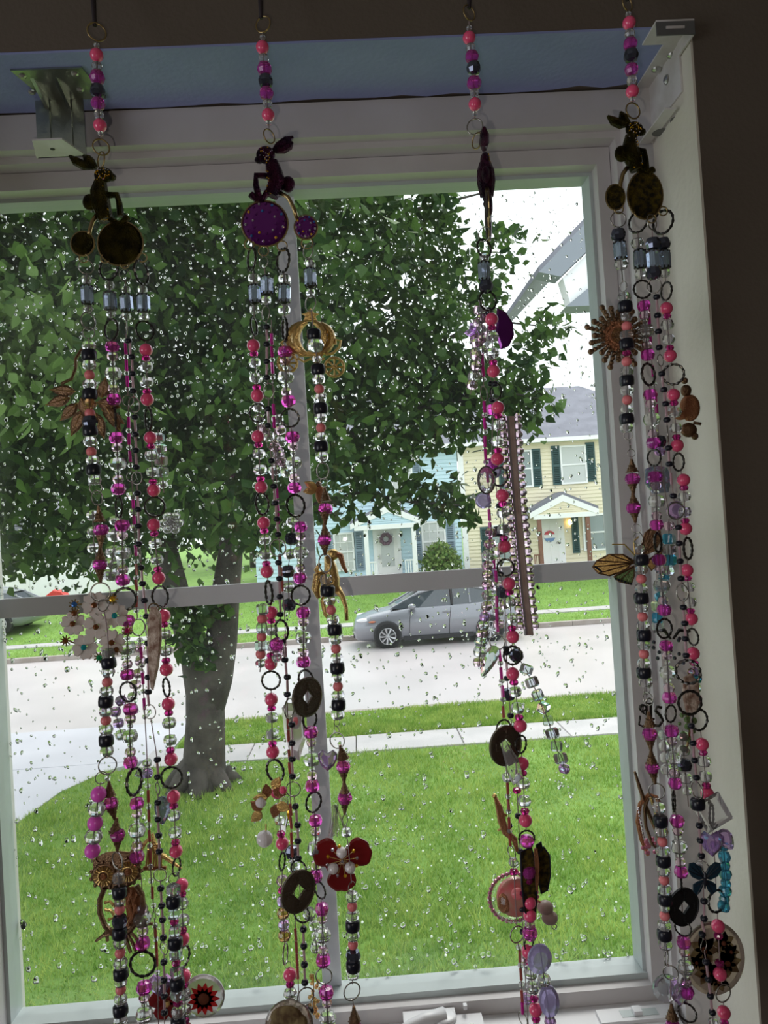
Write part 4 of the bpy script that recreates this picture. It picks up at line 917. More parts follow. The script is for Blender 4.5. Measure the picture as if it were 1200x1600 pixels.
class Ornament:
    def __init__(s, label, px, py):
        s.o = P(px, py, YO); s.t = empty('hanging_bead_ornament', s.o, label, 'bead ornament', 'bead ornaments hanging in the window')
    def strand(s, knots, tokens, dy=0.0, name='bead_strand', tilt=0.0):
        """knots: pixel path of the cord; tokens: bead codes with the pixel row of each"""
        kn = [tuple(map(float, q.split(','))) for q in knots.split()]
        Y = YO+dy; xs = [q[0] for q in kn]; ys = [q[1] for q in kn]
        at = lambda y: P(float(np.interp(y, ys, xs)), y, Y)
        top = P(kn[0][0], kn[0][1], Y)
        b = MB(); n = max(3, int((ys[-1]-ys[0])/20))
        items = []
        for tk in tokens.split():
            cd = tk[0]; rest = tk[1:]
            if cd in 'VQZN' and '-' in rest:
                y0, y1 = map(float, rest.split('-'))
                for c2, f in PAT[cd]: items.append((c2, y0+(y1-y0)*f, (y1-y0)/123.0 if (c2 in '^v') else 1.0, 1.0))
            elif cd in 'Rrg':
                y, wh = rest.split(':'); w, h = map(float, wh.split('x')); items.append((cd, float(y), w, h))
            elif '~' in rest:   # a run: code, first row ~ last row / count
                y0, q = rest.split('~'); y1, k = q.split('/'); k = int(k)
                for i in range(k): items.append((cd, float(y0)+(float(y1)-float(y0))*i/max(1, k-1), 1, 1))
            else: items.append((cd, float(rest), 1, 1))
        gaps = sorted((y-h/2+1.5, y+h/2-1.5) for cd, y, w, h in items if cd in 'Rrg' and h > 9); ya = ys[0]; segs = []
        for g0, g1 in gaps+[(ys[-1], ys[-1])]:     # the cord is tied off at every ring
            if g0-ya > 3: segs.append((ya, g0))
            ya = max(ya, g1)
        for g0, g1 in segs or [(ys[0], ys[0]+4)]:
            b.tube([at(y)-top for y in np.linspace(g0, g1, max(2, int((g1-g0)/20)))], 0.00042, 'cord', 5)
        st = b.build(name, s.t, tuple(top-s.o))
        for cd, y, w, h in items:
            nm, me = BEAD[cd]; p = at(y)-top
            if cd in 'Rrg':
                base = 14 if cd == 'R' else 12; k = h/2/base
                ph = math.acos(min(1, max(0.05, w/h)))
                o = put(nm, me, st, p, (0, 0, ph if random.random() < .5 else -ph)); o.scale = (k, k, k)
            else:
                tx = at(y+4)-at(y-4); an = math.atan2(-tx[0], -tx[2]) if abs(tx[2]) > 1e-9 else 0
                o = put(nm, me, st, p, (0, an if abs(an) < 1.2 else 0, random.uniform(0, 6.28)))
                if cd in '^v' and w != 1: o.scale = (1, 1, w)
                if cd in 'CBkMcA': 
                    kk = random.uniform(0.94, 1.05); o.scale = (kk, kk, kk)
        s.last = st; s.lo = top
        return st
    def charm(s, name, px, py, b, strand=None, dy=0.0, label=None, rz=0.0, ry=0.0, smooth=False, k=1.0):
        """b is modelled in photograph pixels about its own centre"""
        par = strand or s.t; base = s.o
        loc = P(px, py, YO+dy)
        if strand: base = s.o+np.array(strand.location)
        return b.build(name, par, tuple(loc-base), (0, -ROLL+ry, rz), S*k, smooth, label)

def leafpts(L, W, n=7):
    q = [(L*i/n, W*math.sin(math.pi*(i/n)**0.8)) for i in range(n+1)]
    return q + [(x, -z) for x, z in q[-2:0:-1]]
def rotp(q, a, o=(0, 0)): return [(o[0]+x*math.cos(a)-z*math.sin(a), o[1]+x*math.sin(a)+z*math.cos(a)) for x, z in q]
def disc(b, c, r, th, m, n=24, rx=None, y=0.0, bev=0.12): b.poly([(c[0]+(rx or r)*math.cos(2*math.pi*i/n), c[1]+r*math.sin(2*math.pi*i/n)) for i in range(n)], th, m, y, bev)
def rel(pts, o): return [(x-o[0], o[1]-y) for x, y in pts]
def pth(pts, o, y=0.0): return [(x-o[0], y, o[1]-yy) for x, yy in pts]
def studs(b, pts, r, m, y):
    for x, z in pts: b.ball((x, y, z), r, m, 6, 4)

def rabbit(orn, c, g, mats, rz=0.0, dy=0.0):
    """leaping rabbit pendant balanced on a large round stone, with a small one on its tail"""
    body, stone, stone2, edge = mats
    b = MB(); R = lambda pts: pth(pts, c)
    for e in g['ears']: b.tube(R(e), [3.5, 7.5, 7, 2], body, 8)
    hx_, hy_, hrx, hry = g['head']; b.ball((hx_-c[0], -1, c[1]-hy_), (hrx, 8, hry), body, 14, 10)
    mx_, my_ = g['muzzle']; b.ball((mx_-c[0], -1, c[1]-my_), (7.5, 6, 6), body, 10, 8)
    b.tube(R(g['body']), g['bw'], body, 10)
    for a in g['limbs']: b.tube(R(a), [5.5, 5, 5, 5.5], body, 8)
    qx, qy = g['haunch']; b.ball((qx-c[0], 1, c[1]-qy), (11, 7, 13), body, 12, 8)
    b.tube(R(g['tail']), 3.4, edge, 8)
    par = orn.charm('rabbit_pendant', c[0], c[1], b, None, dy, None, rz, 0, True)
    def sub(name, b, smooth=False): return b.build(name, par, (0, 0, 0), None, S, smooth)
    for nm, (x, y, rx, ry) in (('large_stone', g['big']), ('small_stone', g['small'])):
        q = MB(); o = (x-c[0], c[1]-y); n = 28
        q.lathe([(ry*0.55, -5.5), (ry*0.88, -3.5), (ry*0.97, 0.5), (ry*0.97, 3), (ry*0.6, 4)], n, stone, (o[0], 0, o[1]), 'y', sx=rx/ry)
        q.ring((o[0], 0.5, o[1]), ry, 1.5, edge, n, 6, rx=rx)
        if stone2:
            m2 = [stone2, 'rhine', stone2, 'gblue', stone2, 'rhine', stone2, 'gyel']
            for rr, kk in ((0.82, 18), (0.5, 10)):
                for i in range(kk):
                    a = i*2*math.pi/kk+rr; q.ball((o[0]+rx*rr*math.cos(a), -4.4-(1-rr)*2.5, o[1]+ry*rr*math.sin(a)), (2.3 if ry > 22 else 1.8), m2[(i*3+int(rr*10)) % 8], 6, 4)
        sub(nm, q)
    q = MB()
    for i in range(90):
        a = random.uniform(0, 6.28); r = random.random()**0.5
        if i < 30: x, z, yy = hx_-c[0]+hrx*.8*r*math.cos(a), c[1]-hy_+hry*.8*r*math.sin(a), -8.0+r*2
        else:
            t = random.random(); bx, bz = np.interp(t, [0, 1], [g['body'][0][0], g['body'][-1][0]]), np.interp(t, [0, 1], [g['body'][0][1], g['body'][-1][1]])
            x, z, yy = bx-c[0]+8*r*math.cos(a), c[1]-bz+4*math.sin(a), -9+r*1.5
        q.ball((x, yy-0.6, z), 1.1, ('rhine', 'gyel', stone2 or 'gyel')[i % 3], 5, 3)
    o = sub('rhinestones', q); o['kind'] = 'stuff'
    q = MB()
    for (x, y, r) in g['loops']: q.ring((x-c[0], 0, c[1]-y), r, 1.2, 'brass', 16, 5)
    sub('hanging_loops', q, True)
    return par

def butterfly(mats, w=1.0):
    b = MB(); wing, vein = mats
    for sg in (-1, 1):
        up = [(0, 2), (6, 18), (18, 26), (27, 24), (29, 14), (22, 4), (10, -1)]; lo = [(0, 0), (12, -3), (20, -8), (20, -18), (13, -24), (6, -18), (2, -8)]
        b.poly([(sg*x*w, z) for x, z in up], 2.2, wing, 0.0, 0.08); b.poly([(sg*x*w, z) for x, z in lo], 2.0, wing, 0.6, 0.08)
        for q in ((24, 20), (26, 13), (17, 23)): b.tube([(sg*2, -1.6, 3), (sg*q[0]*w, -1.4, q[1])], 0.6, vein, 4)
        for q in ((17, -10), (13, -21)): b.tube([(sg*2, -1.2, -3), (sg*q[0]*w, -1.2, q[1])], 0.6, vein, 4)
        b.tube([(0, -1, 9), (sg*5, -1, 18), (sg*9, -1, 22)], 0.5, vein, 4)
    b.tube([(0, -1, 11), (0, -1.5, 4), (0, -1, -4), (0, -1, -14)], [1.5, 2.8, 2.4, 1.0], vein, 7)
    return b
def coin(R, m='coin', rim='coin'):
    """round coin with a square hole, raised rims and worn raised marks"""
    b = MB(); n = 32; hole = R*0.26; vs = []; fs = []
    for yy in (-2, 2):
        for i in range(n):
            a = 2*math.pi*i/n; vs.append((R*math.cos(a), yy, R*math.sin(a)))
        for i in range(n):
            a = 2*math.pi*i/n; c, s_ = math.cos(a), math.sin(a); k = hole/max(abs(c), abs(s_)); x, z = k*c, k*s_
            vs.append(((x-z)*0.7071, yy, (x+z)*0.7071))
    for i in range(n):
        j = (i+1) % n; i2 = (i-4) % n; j2 = (j-4) % n
        fs += [(i, j, n+j2, n+i2), (2*n+i, 3*n+i2, 3*n+j2, 2*n+j), (i, 2*n+i, 2*n+j, j), (n+i2, n+j2, 3*n+j2, 3*n+i2)]
    b.add(vs, fs, m)
    b.ring((0, -2, 0), R*0.93, 1.2, rim, 32, 5)
    b.tube([(0, -2, hole*1.7), (hole*1.7, -2, 0), (0, -2, -hole*1.7), (-hole*1.7, -2, 0)], 0.9, rim, 5, True)
    for k in range(4):
        a = k*math.pi/2+math.pi/4*0; cx, cz = R*0.64*math.cos(a), R*0.64*math.sin(a); u = R*0.15
        for p, q in (((-u, u), (u, u)), ((0, u*1.3), (0, -u)), ((-u, -u*0.2), (u, -u*0.2)), ((-u*0.8, -u), (u*0.8, -u))):
            b.tube([(cx+p[0], -2.1, cz+p[1]), (cx+q[0], -2.1, cz+q[1])], 0.8, rim, 4)
    return b
def heart(m, k=1.0):
    b = MB(); q = [(0, -17), (-9, -9), (-14, 0), (-14, 8), (-8, 13), (0, 8), (8, 13), (14, 8), (14, 0), (9, -9)]
    b.poly([(x*k, z*k) for x, z in q], 13*k, m, 0, 0.35); return b
def teardrop(m, L=30, W=13, th=11):
    b = MB(); q = [(W*math.sin(a)*(1-0.35*math.cos(a)), -L*0.5*math.cos(a)) for a in np.linspace(0, 2*math.pi, 15)[:-1]]
    b.poly([(x, z) for x, z in q], th, m, 0, 0.4); return b
def topset(o, px, rows, label=None):
    pass

# ---- ornament 1
O1 = Ornament('leftmost hanging bead ornament, dark gold rabbit on top and bronze owl charm low down', 151, 50)
def ribbon(o, x, y1):
    b = MB(); a = P(x-1, -70, 0.640); c = P(x, y1, YO)
    p0, p1 = a-o.o, c-o.o
    b.tube([p0, (p0*0.5+p1*0.5)+np.array([0, -0.004, 0]), p1], [0.0022, 0.0026, 0.0016], 'ribbon', 8); b.build('ribbon', o.t, smooth=True)
    b = MB(); b.lathe([(0.003, 0.632), (0.003, 0.648)], 8, 'screw', (p0[0], -o.o[1]-0.0, p0[2]), 'y'); b.build('wall_hook', o.t)
ribbon(O1, 148, 40); ribbon_done = True
O1.strand('151,50 151,86 153,160 158,215 158,245', 'g50:25x28 s71 P86 c104 M121 D142 M162 c179 P196 s209 g230:22x25 g250:16x24')
G1_ = dict(ears=[[(147, 262), (132, 259), (118, 252), (109, 244)], [(150, 262), (142, 254), (136, 248), (130, 243)]], head=(162, 274, 15, 12), muzzle=(174, 277),
           body=[(157, 282), (155, 300), (158, 320), (166, 345)], bw=[9, 14, 15, 11], limbs=[[(168, 305), (182, 304), (186, 318), (188, 338)], [(160, 330), (175, 345), (188, 350), (200, 338)]],
           haunch=(140, 316), tail=[(152, 335), (145, 346), (141, 360), (139, 372)], big=(188, 380, 35, 35), small=(130, 381, 18, 19), loops=[(132, 404, 7), (165, 404, 7), (195, 412, 7), (222, 402, 7)])
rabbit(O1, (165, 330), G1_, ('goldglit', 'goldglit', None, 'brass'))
s1 = O1.strand('134,410 138,500 140,590 141,690 148,750 158,828 156,882 157,925 168,985 170,1035 165,1100 166,1157 168,1196 172,1250 178,1275 184,1302 183,1335 187,1395 187,1470 189,1520 188,1612',
   'r417:20x22 c437 J461 c483 r502:14x26 r520:20x18 C541 K555 C571 p586 C601 K616 a631 p646 D659 K673 C690 p706 C719 K734 C750 r763:16x18 r778:10x22 N787-910 r925:26x28 r946:10x18 '
   'C1021 K1036 C1050 p1066 C1080 K1096 C1111 p1126 C1140 K1157 C1173 r1196:24x26 N1218-1330 r1345:20x26 C1372 K1394 c1409 p1421 D1439 K1458 C1473 p1489 C1505 K1521 C1533 p1546 C1561 K1578 C1594', -0.010)
O1.strand('169,404 172,471 174,514 177,583 178,623 182,683 184,725 185,764 186,792 191,821 192,906 195,936 199,970 199,1054 200,1081 204,1108 203,1148 204,1191 210,1221 214,1255 214,1338 222,1380 223,1455 223,1506 225,1543 226,1612',
   'R420:32x34 c446 J471 c490 R515:26x32 V542-624 R652:10x30 V684-764 R792:18x32 V821-906 R936:34x34 V970-1054 R1081:28x30 V1108-1191 R1221:12x40 V1255-1338 k1420 B1436 k1455 M1474 R1506:38x38 V1543-1626', 0.004)
s3 = O1.strand('194,412 197,452 198,510 196,535 200,620 202,700 207,765 213,877 213,954 220,1010 226,1110 230,1190 233,1290 236,1375 240,1415 245,1490 248,1612',
   'r430:14x20 c453 J474 c495 r512:8x22 s532 T545 s558 T571 s583 T596 s608 r626:18x18 s647 T660 s673 T686 s699 T713 s727 r745:12x16 c775 T788 c800 T812 c825 s845 T860 s877 U890 s902 U914 s927 U940 s954 r980:14x26 s1000 T1020 s1040 T1060 s1080 T1100 s1120 c1192 V1208 s1228 U1244 s1260 U1274 s1290 U1306 s1322 U1338 s1354 s1376 U1395 s1415 r1430:8x12 s1446 U1456 s1467 U1480 U1500 s1520 s1545', 0.012)
O1.strand('200,530 206,558 208,611 211,652 213,730 216,796 217,850 222,905 229,963 231,1005 232,1100 246,1187 247,1280 249,1330 250,1367 254,1437 256,1482 257,1612',
   'b533 L545 b558 L571 b584 L597 b611 r632:10x24 b652 L665 b679 L691 b704 L717 b730 r747:18x20 b771 L783 b796 L809 b822 L836 b850 r867:9x26 b887 L899 b912 L925 b938 L950 b963 r985:10x24 b1005 L1018 b1032 L1045 b1058 L1070 b1081 L1094 r1112:20x22 b1187 L1200 b1214 r1232:10x18 b1254 L1267 b1280 L1293 b1305 L1318 b1330 L1345 r1367:19x19 b1388 L1402 b1415 L1426 b1437 L1450 b1465 r1482:14x18 b1503 L1517 b1531 L1544 b1556 L1569 b1582', -0.004)
O1.strand('220,408 224,473 228,547 230,624 232,655 235,684 240,766 242,792 240,820 248,903 250,932 256,962 260,1046 260,1074 263,1100 267,1186 268,1215 271,1245 275,1330 276,1356 284,1383 286,1467 290,1612',
   'R426:12x36 c453 J474 c495 R517:22x30 Q547-624 R655:18x36 Q684-766 R792:29x30 Q820-903 R932:28x32 Q962-1046 R1074:16x28 Q1100-1186 R1215:32x32 Q1245-1330 R1354:6x26 Q1383-1467 R1495:12x30 Q1525-1608', 0.002)
O1.strand('271,1365 271,1409 274,1473 277,1537 279,1612', 'r1372:12x16 q1390 K1409 q1426 m1440 q1455 K1473 q1490 m1504 q1520 K1537 q1554 m1567 C1581 K1598', -0.014)
O1.strand('247,672 250,700 256,770', 'q684 q702 q720 q738 c757', 0.016, 'dangle_strand')
O1.strand('160,1208 154,1241 146,1309 143,1348', 'r1215:16x18 O1241 B1264 O1286 B1307 O1329', -0.016, 'dangle_strand')
O1.strand('145,800 147,860 160,905', 'C805 C830 C856 C882', 0.016, 'dangle_strand')
O1.strand('181,800 180,840 176,870 172,905', 'C813 B836 B862 B880 B898', 0.020, 'dangle_strand')
O1.strand('195,1085 180,1110 190,1150', 'V1095 V1112 V1130 C1148', 0.018, 'dangle_strand')
O1.strand('216,1000 220,1040 205,1095', 'i1012 i1033 i1052 i1070 c1088', 0.020, 'dangle_strand')
c = (140, 640); b = MB()
for (x0, y0, x1, y1, wd) in ((118, 612, 78, 609, 9), (112, 622, 74, 634, 9), (122, 630, 95, 658, 9), (130, 640, 112, 682, 10), (150, 628, 188, 636, 10), (158, 640, 194, 662, 9), (150, 645, 164, 686, 9), (160, 622, 165, 590, 9), (128, 622, 140, 655, 10), (165, 634, 190, 676, 9), (146, 615, 176, 610, 8)):
    a = math.atan2(-(y1-y0), x1-x0); L_ = math.hypot(x1-x0, y1-y0)
    q = rotp(leafpts(L_, wd), a, (x0-c[0], c[1]-y0)); yy = random.uniform(-4, 4); b.poly(q, 4, 'bronze', yy, 0.3)
    b.tube([(x0-c[0], yy-2.4, c[1]-y0), (x1-c[0], yy-1.4, c[1]-y1)], 0.8, 'gold', 4)
b.tube(pth([(96, 600), (112, 592), (118, 575), (118, 560), (126, 547), (136, 540)], c), 2.6, 'bronze', 8)
O1.charm('leaf_charm', c[0], c[1], b, s1, 0.006, 'bronze spray of leaves on a curved stem')
c = (150, 975); b = MB()
for (x, y, r, dk) in ((148, 946, 21, 0), (179, 962, 19, 0), (116, 974, 19, 1), (151, 979, 20, 0), (133, 1010, 20, 1), (175, 1003, 20, 0)):
    for i in range(5):
        a = i*2*math.pi/5+x; q = rotp([(2, 0), (7, 7), (15, 9.5), (20, 5), (17.5, 0), (20, -5), (15, -9.5), (7, -7)], a, (x-c[0], c[1]-y)); q = [((p[0]-(x-c[0]))*r/20+x-c[0], (p[1]-(c[1]-y))*r/20+c[1]-y) for p in q]
        b.poly(q, 3, 'petalw', (i % 2)*2-2+(x % 5), 0.15)
    b.ball((x-c[0], -4, c[1]-y), 4.6, 'gbrn' if x not in (179, 133) else 'gteal', 8, 6)
for (x, y, m) in ((118, 945, 'gblue'), (175, 937, 'gyel'), (198, 985, 'gred'), (105, 1000, 'gbrn'), (156, 1026, 'ggrn'), (118, 958, 'gbrn'), (182, 1014, 'gbrn')):
    b.ball((x-c[0], -3, c[1]-y), 4.6, m, 8, 6)
    for i in range(9):
        a = i*2*math.pi/9; b.tube([(x-c[0], -1, c[1]-y), (x-c[0]+8.5*math.cos(a), -2, c[1]-y+8.5*math.sin(a))], 1.1, 'brass', 4)
for p, q in (((118, 945), (148, 946)), ((175, 937), (179, 962)), ((105, 1000), (133, 1010)), ((156, 1026), (175, 1003)), ((148, 946), (151, 979)), ((151, 979), (133, 1010)), ((116, 974), (151, 979)), ((198, 985), (175, 1003))):
    b.tube(pth([p, q], c, 3), 1.2, 'brass', 4)
O1.charm('flower_charm', c[0], c[1], b, s1, -0.004, 'cluster of white petalled flowers with coloured stones')
c = (184, 1400); b = MB()
for sg, ex, ey in ((-1, 163, 1368), (1, 200, 1362)):
    b.lathe([(17, -2.5), (19.5, 0), (17, 2)], 20, 'bronze', (ex-c[0], 0, c[1]-ey), 'y')
    for i in range(18):
        a = i*2*math.pi/18; b.tube([(ex-c[0]+8*math.cos(a), -3, c[1]-ey+8*math.sin(a)), (ex-c[0]+15*math.cos(a), -3.5, c[1]-ey+15*math.sin(a))], [1.2, 2.0], 'gold', 5)
    b.ring((ex-c[0], -4, c[1]-ey), 7.5, 1.3, 'gold', 18, 5); b.ball((ex-c[0], -4, c[1]-ey), (5, 4, 5), 'copper', 10, 8)
    for i in range(11):
        a = i*2*math.pi/11; b.ball((ex-c[0]+20*math.cos(a), 0, c[1]-ey+20*math.sin(a)), 3.3, 'bronze', 6, 5)
b.poly(rel([(147, 1355), (150, 1341), (165, 1334), (184, 1332), (200, 1334), (206, 1328), (210, 1340), (214, 1358), (205, 1384), (190, 1392), (176, 1392), (158, 1388)], c), 5, 'bronze', 2, 0.1)
for q in ([(147, 1360), (145, 1340), (156, 1348)], [(200, 1336), (206, 1326), (212, 1345)]): b.poly(rel(q, c), 4, 'bronze', 0, 0.1)
L_ = [(164, 1388), (157, 1405), (157, 1425), (165, 1445), (178, 1458), (190, 1462), (204, 1452), (217, 1436), (223, 1416), (221, 1398), (212, 1384)]
b.tube(pth(L_, c), 4.2, 'bronze', 8)
for q in ([(164, 1410), (172, 1408), (184, 1420), (196, 1436)], [(164, 1420), (174, 1422), (184, 1438)], [(170, 1436), (180, 1432), (188, 1452)], [(196, 1390), (205, 1400), (210, 1420), (204, 1440)], [(206, 1390), (200, 1412), (206, 1430), (198, 1448)], [(188, 1392), (180, 1405), (190, 1420), (200, 1415)], [(214, 1396), (208, 1410), (214, 1425)]):
    b.tube(pth(q, c), 2.6, 'gold' if q[0][0] < 180 else 'copper', 6)
b.poly(rel([(194, 1388), (214, 1386), (220, 1410), (214, 1436), (200, 1450), (196, 1420)], c), 2.5, 'copper', 2, 0.1)
b.tube(pth([(151, 1468), (163, 1459), (180, 1455), (200, 1448), (218, 1444), (238, 1443)], c), [2, 3, 3.4, 3.2, 3, 2.4], 'bronze', 7)
for q in ([(163, 1459), (170, 1452), (176, 1450)], [(168, 1458), (169, 1468)], [(222, 1444), (226, 1436)], [(198, 1450), (210, 1462), (222, 1478)], [(196, 1452), (206, 1470), (212, 1484)], [(194, 1452), (200, 1474), (204, 1486)]): b.tube(pth(q, c), 2.8, 'bronze', 6)
O1.charm('owl_charm', c[0], c[1], b, s1, 0.003, 'bronze owl on a twig with round gold eyes')
c = (240, 1010); b = MB()
b.poly(rel([(236, 950), (244, 950), (251, 962), (252, 1000), (248, 1040), (240, 1076), (236, 1072), (233, 1040), (231, 1000), (231, 968)], c), 9, 'antler', 0, 0.2)
b.ring((0, 0, 57), 8, 1, 'brass', 14, 4); O1.charm('antler_charm', c[0], c[1], b, None, -0.012, 'tapered slice of grey and cream antler')
def rose(R, m):
    b = MB()
    for k, (n, rr, sz) in enumerate(((6, 0.62, 0.44), (5, 0.36, 0.36), (3, 0.14, 0.3))):
        for i in range(n):
            a = i*2*math.pi/n+k*0.5; b.ball((R*rr*math.cos(a), -k*R*0.12, R*rr*math.sin(a)), (R*sz, R*0.16, R*sz*0.85), m, 10, 6)
    return b
O1.charm('rose_charm', 268, 817, rose(19, 'clear'), None, 0.004, 'clear glass rose', smooth=True)
b = MB(); disc(b, (0, 0), 33, 8, 'resin', 32)
for i in range(13):
    a = i*2*math.pi/13; b.poly(rotp(leafpts(25, 5.5), a, (1, -2)), 1.6, 'daisy', -4.2)
b.ball((1, -5, -2), (9, 3, 9), 'daisyc', 12, 8); O1.charm('resin_disc', 318, 1556, b, None, 0.010, 'round clear resin disc with a red daisy pressed in it')
b = MB()
for i in range(5):
    a = i*2*math.pi/5+0.4; q = rotp([(0, -4), (12, -13), (26, -12), (32, 0), (26, 12), (12, 13), (0, 4)], a); b.poly(q, 3, 'petalr', i % 2*2, 0.12)
b.ball((0, -4, 0), 5, 'gold', 8, 6); O1.charm('flower_charm', 262, 1566, b, None, 0.016, 'dark red enamel flower')
O1.charm('crystal_pendant', 254, 1266, teardrop('barrel', 44, 12, 12), None, 0.018, 'blue grey faceted drop')
O1.charm('crystal_pendant', 250, 1538, heart('lilac', 1.2), None, 0.018, 'violet faceted heart')
b = MB(); b.poly([(-14, -4), (-10, 5), (0, 8), (10, 5), (14, -3), (0, -9)], 8, 'ab', 0, 0.3); O1.charm('crystal_pendant', 224, 1208, b, None, 0.018)
b = MB(); b.tube([(-30, 0, -10), (-16, 0, 20), (-2, 0, 38), (4, 0, 10), (22, 0, -2), (44, 0, -18)], [3, 4, 3, 5, 4, 2], 'gold', 7)
for i in range(7): b.tube([(-12+i*4, 0, -16), (-8+i*3.4, -2, 14+(i % 3)*8)], 1.8, 'gold', 5)
b.box((-16, -2, -19), (20, 2, -14), 'copper'); O1.charm('gold_charm', 240, 1340, b, None, 0.020, 'gold strutted charm behind the strands')

# ---- ornament 2
O2 = Ornament('second hanging bead ornament from the left, maroon rabbit, gold carriage charm', 411, 38)
ribbon(O2, 408, 28)
O2.strand('411,38 410,74 415,127 419,180 421,225', 'g38:23x25 s58 P74 c92 M108 D127 M146 c162 P180 s192 g213:15x22')
G2_ = dict(ears=[[(426, 236), (436, 227), (448, 218), (458, 212)], [(430, 236), (442, 232), (452, 226), (457, 220)]], head=(415, 242, 15, 14), muzzle=(405, 250),
           body=[(424, 252), (428, 268), (433, 285), (424, 306)], bw=[10, 13, 15, 11], limbs=[[(418, 275), (400, 274), (400, 290), (405, 310)], [(418, 300), (410, 312), (400, 312), (392, 304)]],
           haunch=(450, 287), tail=[(436, 300), (450, 308), (459, 325), (464, 342)], big=(414, 350, 36, 36), small=(478, 355, 18, 19), loops=[(390, 383, 8), (412, 393, 8), (441, 385, 8), (480, 380, 9)])
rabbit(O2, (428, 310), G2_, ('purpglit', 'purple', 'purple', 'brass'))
O2.strand('391,388 397,436 398,460 396,540 402,618 403,682 408,761 412,817 417,893 420,926 424,957 423,1037 424,1093 426,1175 430,1204 433,1238 439,1303 441,1318 441,1400 446,1490 453,1523 455,1612',
   'R405:16x34 C436 J460 c484 R510:6x28 Q540-618 R645:26x28 Q682-761 R787:16x34 Q817-893 R926:14x36 Q957-1037 R1063:28x28 Q1093-1175 R1204:28x34 P1238 c1262 c1282 m1303 P1318 R1346:6x26 i1376 m1391 V1408 a1427 V1446 a1462 r1490:4x30 r1508:8x10 Q1523-1610', 0.0)
O2.strand('410,398 417,445 415,490 417,511 417,590 420,610 419,665 428,760 435,835 434,855 437,904 438,960 441,1000 449,1058 449,1085 456,1132 457,1213 458,1232 465,1289 466,1341 468,1395 474,1452 477,1556 485,1579 488,1612',
   'r410:14x18 J446 c469 r490:14x24 b511 L524 b538 L551 b565 L578 b590 r611:18x24 b639 L652 b665 r690:12x20 b720 L740 b760 L773 b786 L799 b811 L823 b835 r856:25x26 b879 L892 b904 L918 b932 L946 b960 R985:22x32 b1003 L1017 b1031 L1044 b1058 L1071 b1085 r1107:12x30 b1132 L1146 b1161 L1174 b1186 L1200 b1213 r1233:22x22 b1260 L1275 b1289 L1301 b1314 L1328 b1341 R1358:24x26 R1428:24x26 b1452 L1465 b1478 L1492 b1507 L1521 b1535 r1557:24x26 b1579 L1594', -0.006)
O2.strand('424,500 426,600 430,700 434,800 438,880 445,960 448,1080 452,1180 455,1300 462,1460 470,1612', 'T530 T550 s562 T575 s590 T640 T660 T770 T790 T810 U875 U895 U915 L1000 L1020 L1050 U1130 U1150 U1180 U1200 U1265 U1285 U1310 U1330 U1460 U1480 U1500 U1520 U1590', 0.010, 'tube_bead_strand')
s2m = O2.strand('441,388 445,436 444,485 445,515 445,550 447,611 451,627 453,653 457,683 460,762 462,790 470,823 469,903 470,930 474,957 474,1034 478,1062 484,1125 486,1144 488,1228 490,1253 493,1282 494,1368 500,1390 503,1420 505,1500 506,1525 510,1551 513,1612',
   'R407:22x36 C437 J459 C485 R515:10x36 V550-627 R653:28x28 V683-762 R790:26x34 V823-903 R930:28x30 V957-1034 R1062:24x30 R1124:20x28 V1144-1228 R1253:22x30 V1282-1368 R1391:17x25 V1420-1500 r1525:25x25 V1551-1632', 0.004)
s2r = O2.strand('480,384 485,412 485,473 490,520 497,577 501,638 502,698 504,735 509,782 507,836 508,880 510,915 512,923 523,983 527,1043 529,1101 526,1135 526,1155 534,1175 536,1190 539,1245 538,1275 545,1330 550,1390 551,1445 552,1508 550,1549 556,1612',
   'r392:16x22 c412 J434 c458 r474:17x24 K523 B540 c562 Z578-638 Z639-698 C714 r736:19x26 r754:12x14 N758-868 r880:20x28 C905 Z923-983 Z984-1043 Z1044-1101 C1116 r1128:8x14 r1141:8x14 r1157:22x24 N1160-1272 r1282:8x18 c1300 r1385:10x14 C1401 p1416 C1431 K1446 C1461 p1476 D1494 K1509 C1522 r1549:24x26 N1568-1690', -0.008)
O2.strand('404,628 402,650 412,668 425,690 440,720 450,745', 'C636 C655 i670 C682 i698 C712 i722 C738', 0.018, 'dangle_strand')
O2.strand('430,640 440,680 432,720 428,748', 'C655 i672 C690 i706 i720 C735', 0.022, 'dangle_strand')
O2.strand('458,808 455,850 450,890 452,960', 'C816 D842 C866 D893 C918 D945', 0.018, 'dangle_strand')
O2.strand('410,945 409,990 406,1050', 'q952 p967 q981 p995 q1009 p1022 c1037', -0.014, 'dangle_strand')
O2.strand('424,1000 436,1012 430,1040', 'M1008 i1018 c1028', -0.016, 'dangle_strand')
O2.strand('456,1330 460,1360', 'D1331 C1352', 0.016, 'dangle_strand')
O2.strand('478,1418 492,1445 495,1490', 'C1428 C1446 c1462 C1480', 0.016, 'dangle_strand')
c = (485, 532); b = MB()
for rx, yy in ((34, 0), (22, -4)):
    for sg in (-1, 1): b.tube([(sg*rx*math.sin(a), yy, 3+26*math.cos(a)) for a in np.linspace(0.25, math.pi-0.35, 9)], [3.5, 5, 6, 6, 6, 6, 6, 5, 3.5], 'gold', 7)
b.poly([(-24, -18), (24, -18), (18, -26), (-18, -26)], 7, 'gold', 0, 0.15); b.poly([(-12, 30), (12, 30), (8, 38), (14, 42), (6, 44), (0, 52), (-6, 44), (-14, 42), (-8, 38)], 6, 'gold', 0, 0.15)
b.tube([(-24, 0, -22), (-38, 0, -14), (-46, 0, -4), (-38, 0, 2), (-36, 0, -6)], 2.2, 'gold', 6); b.tube([(24, 0, -22), (36, 0, -20), (46, 0, -10), (48, 0, 0), (40, 0, 2), (40, 0, -6)], 2.2, 'gold', 6)
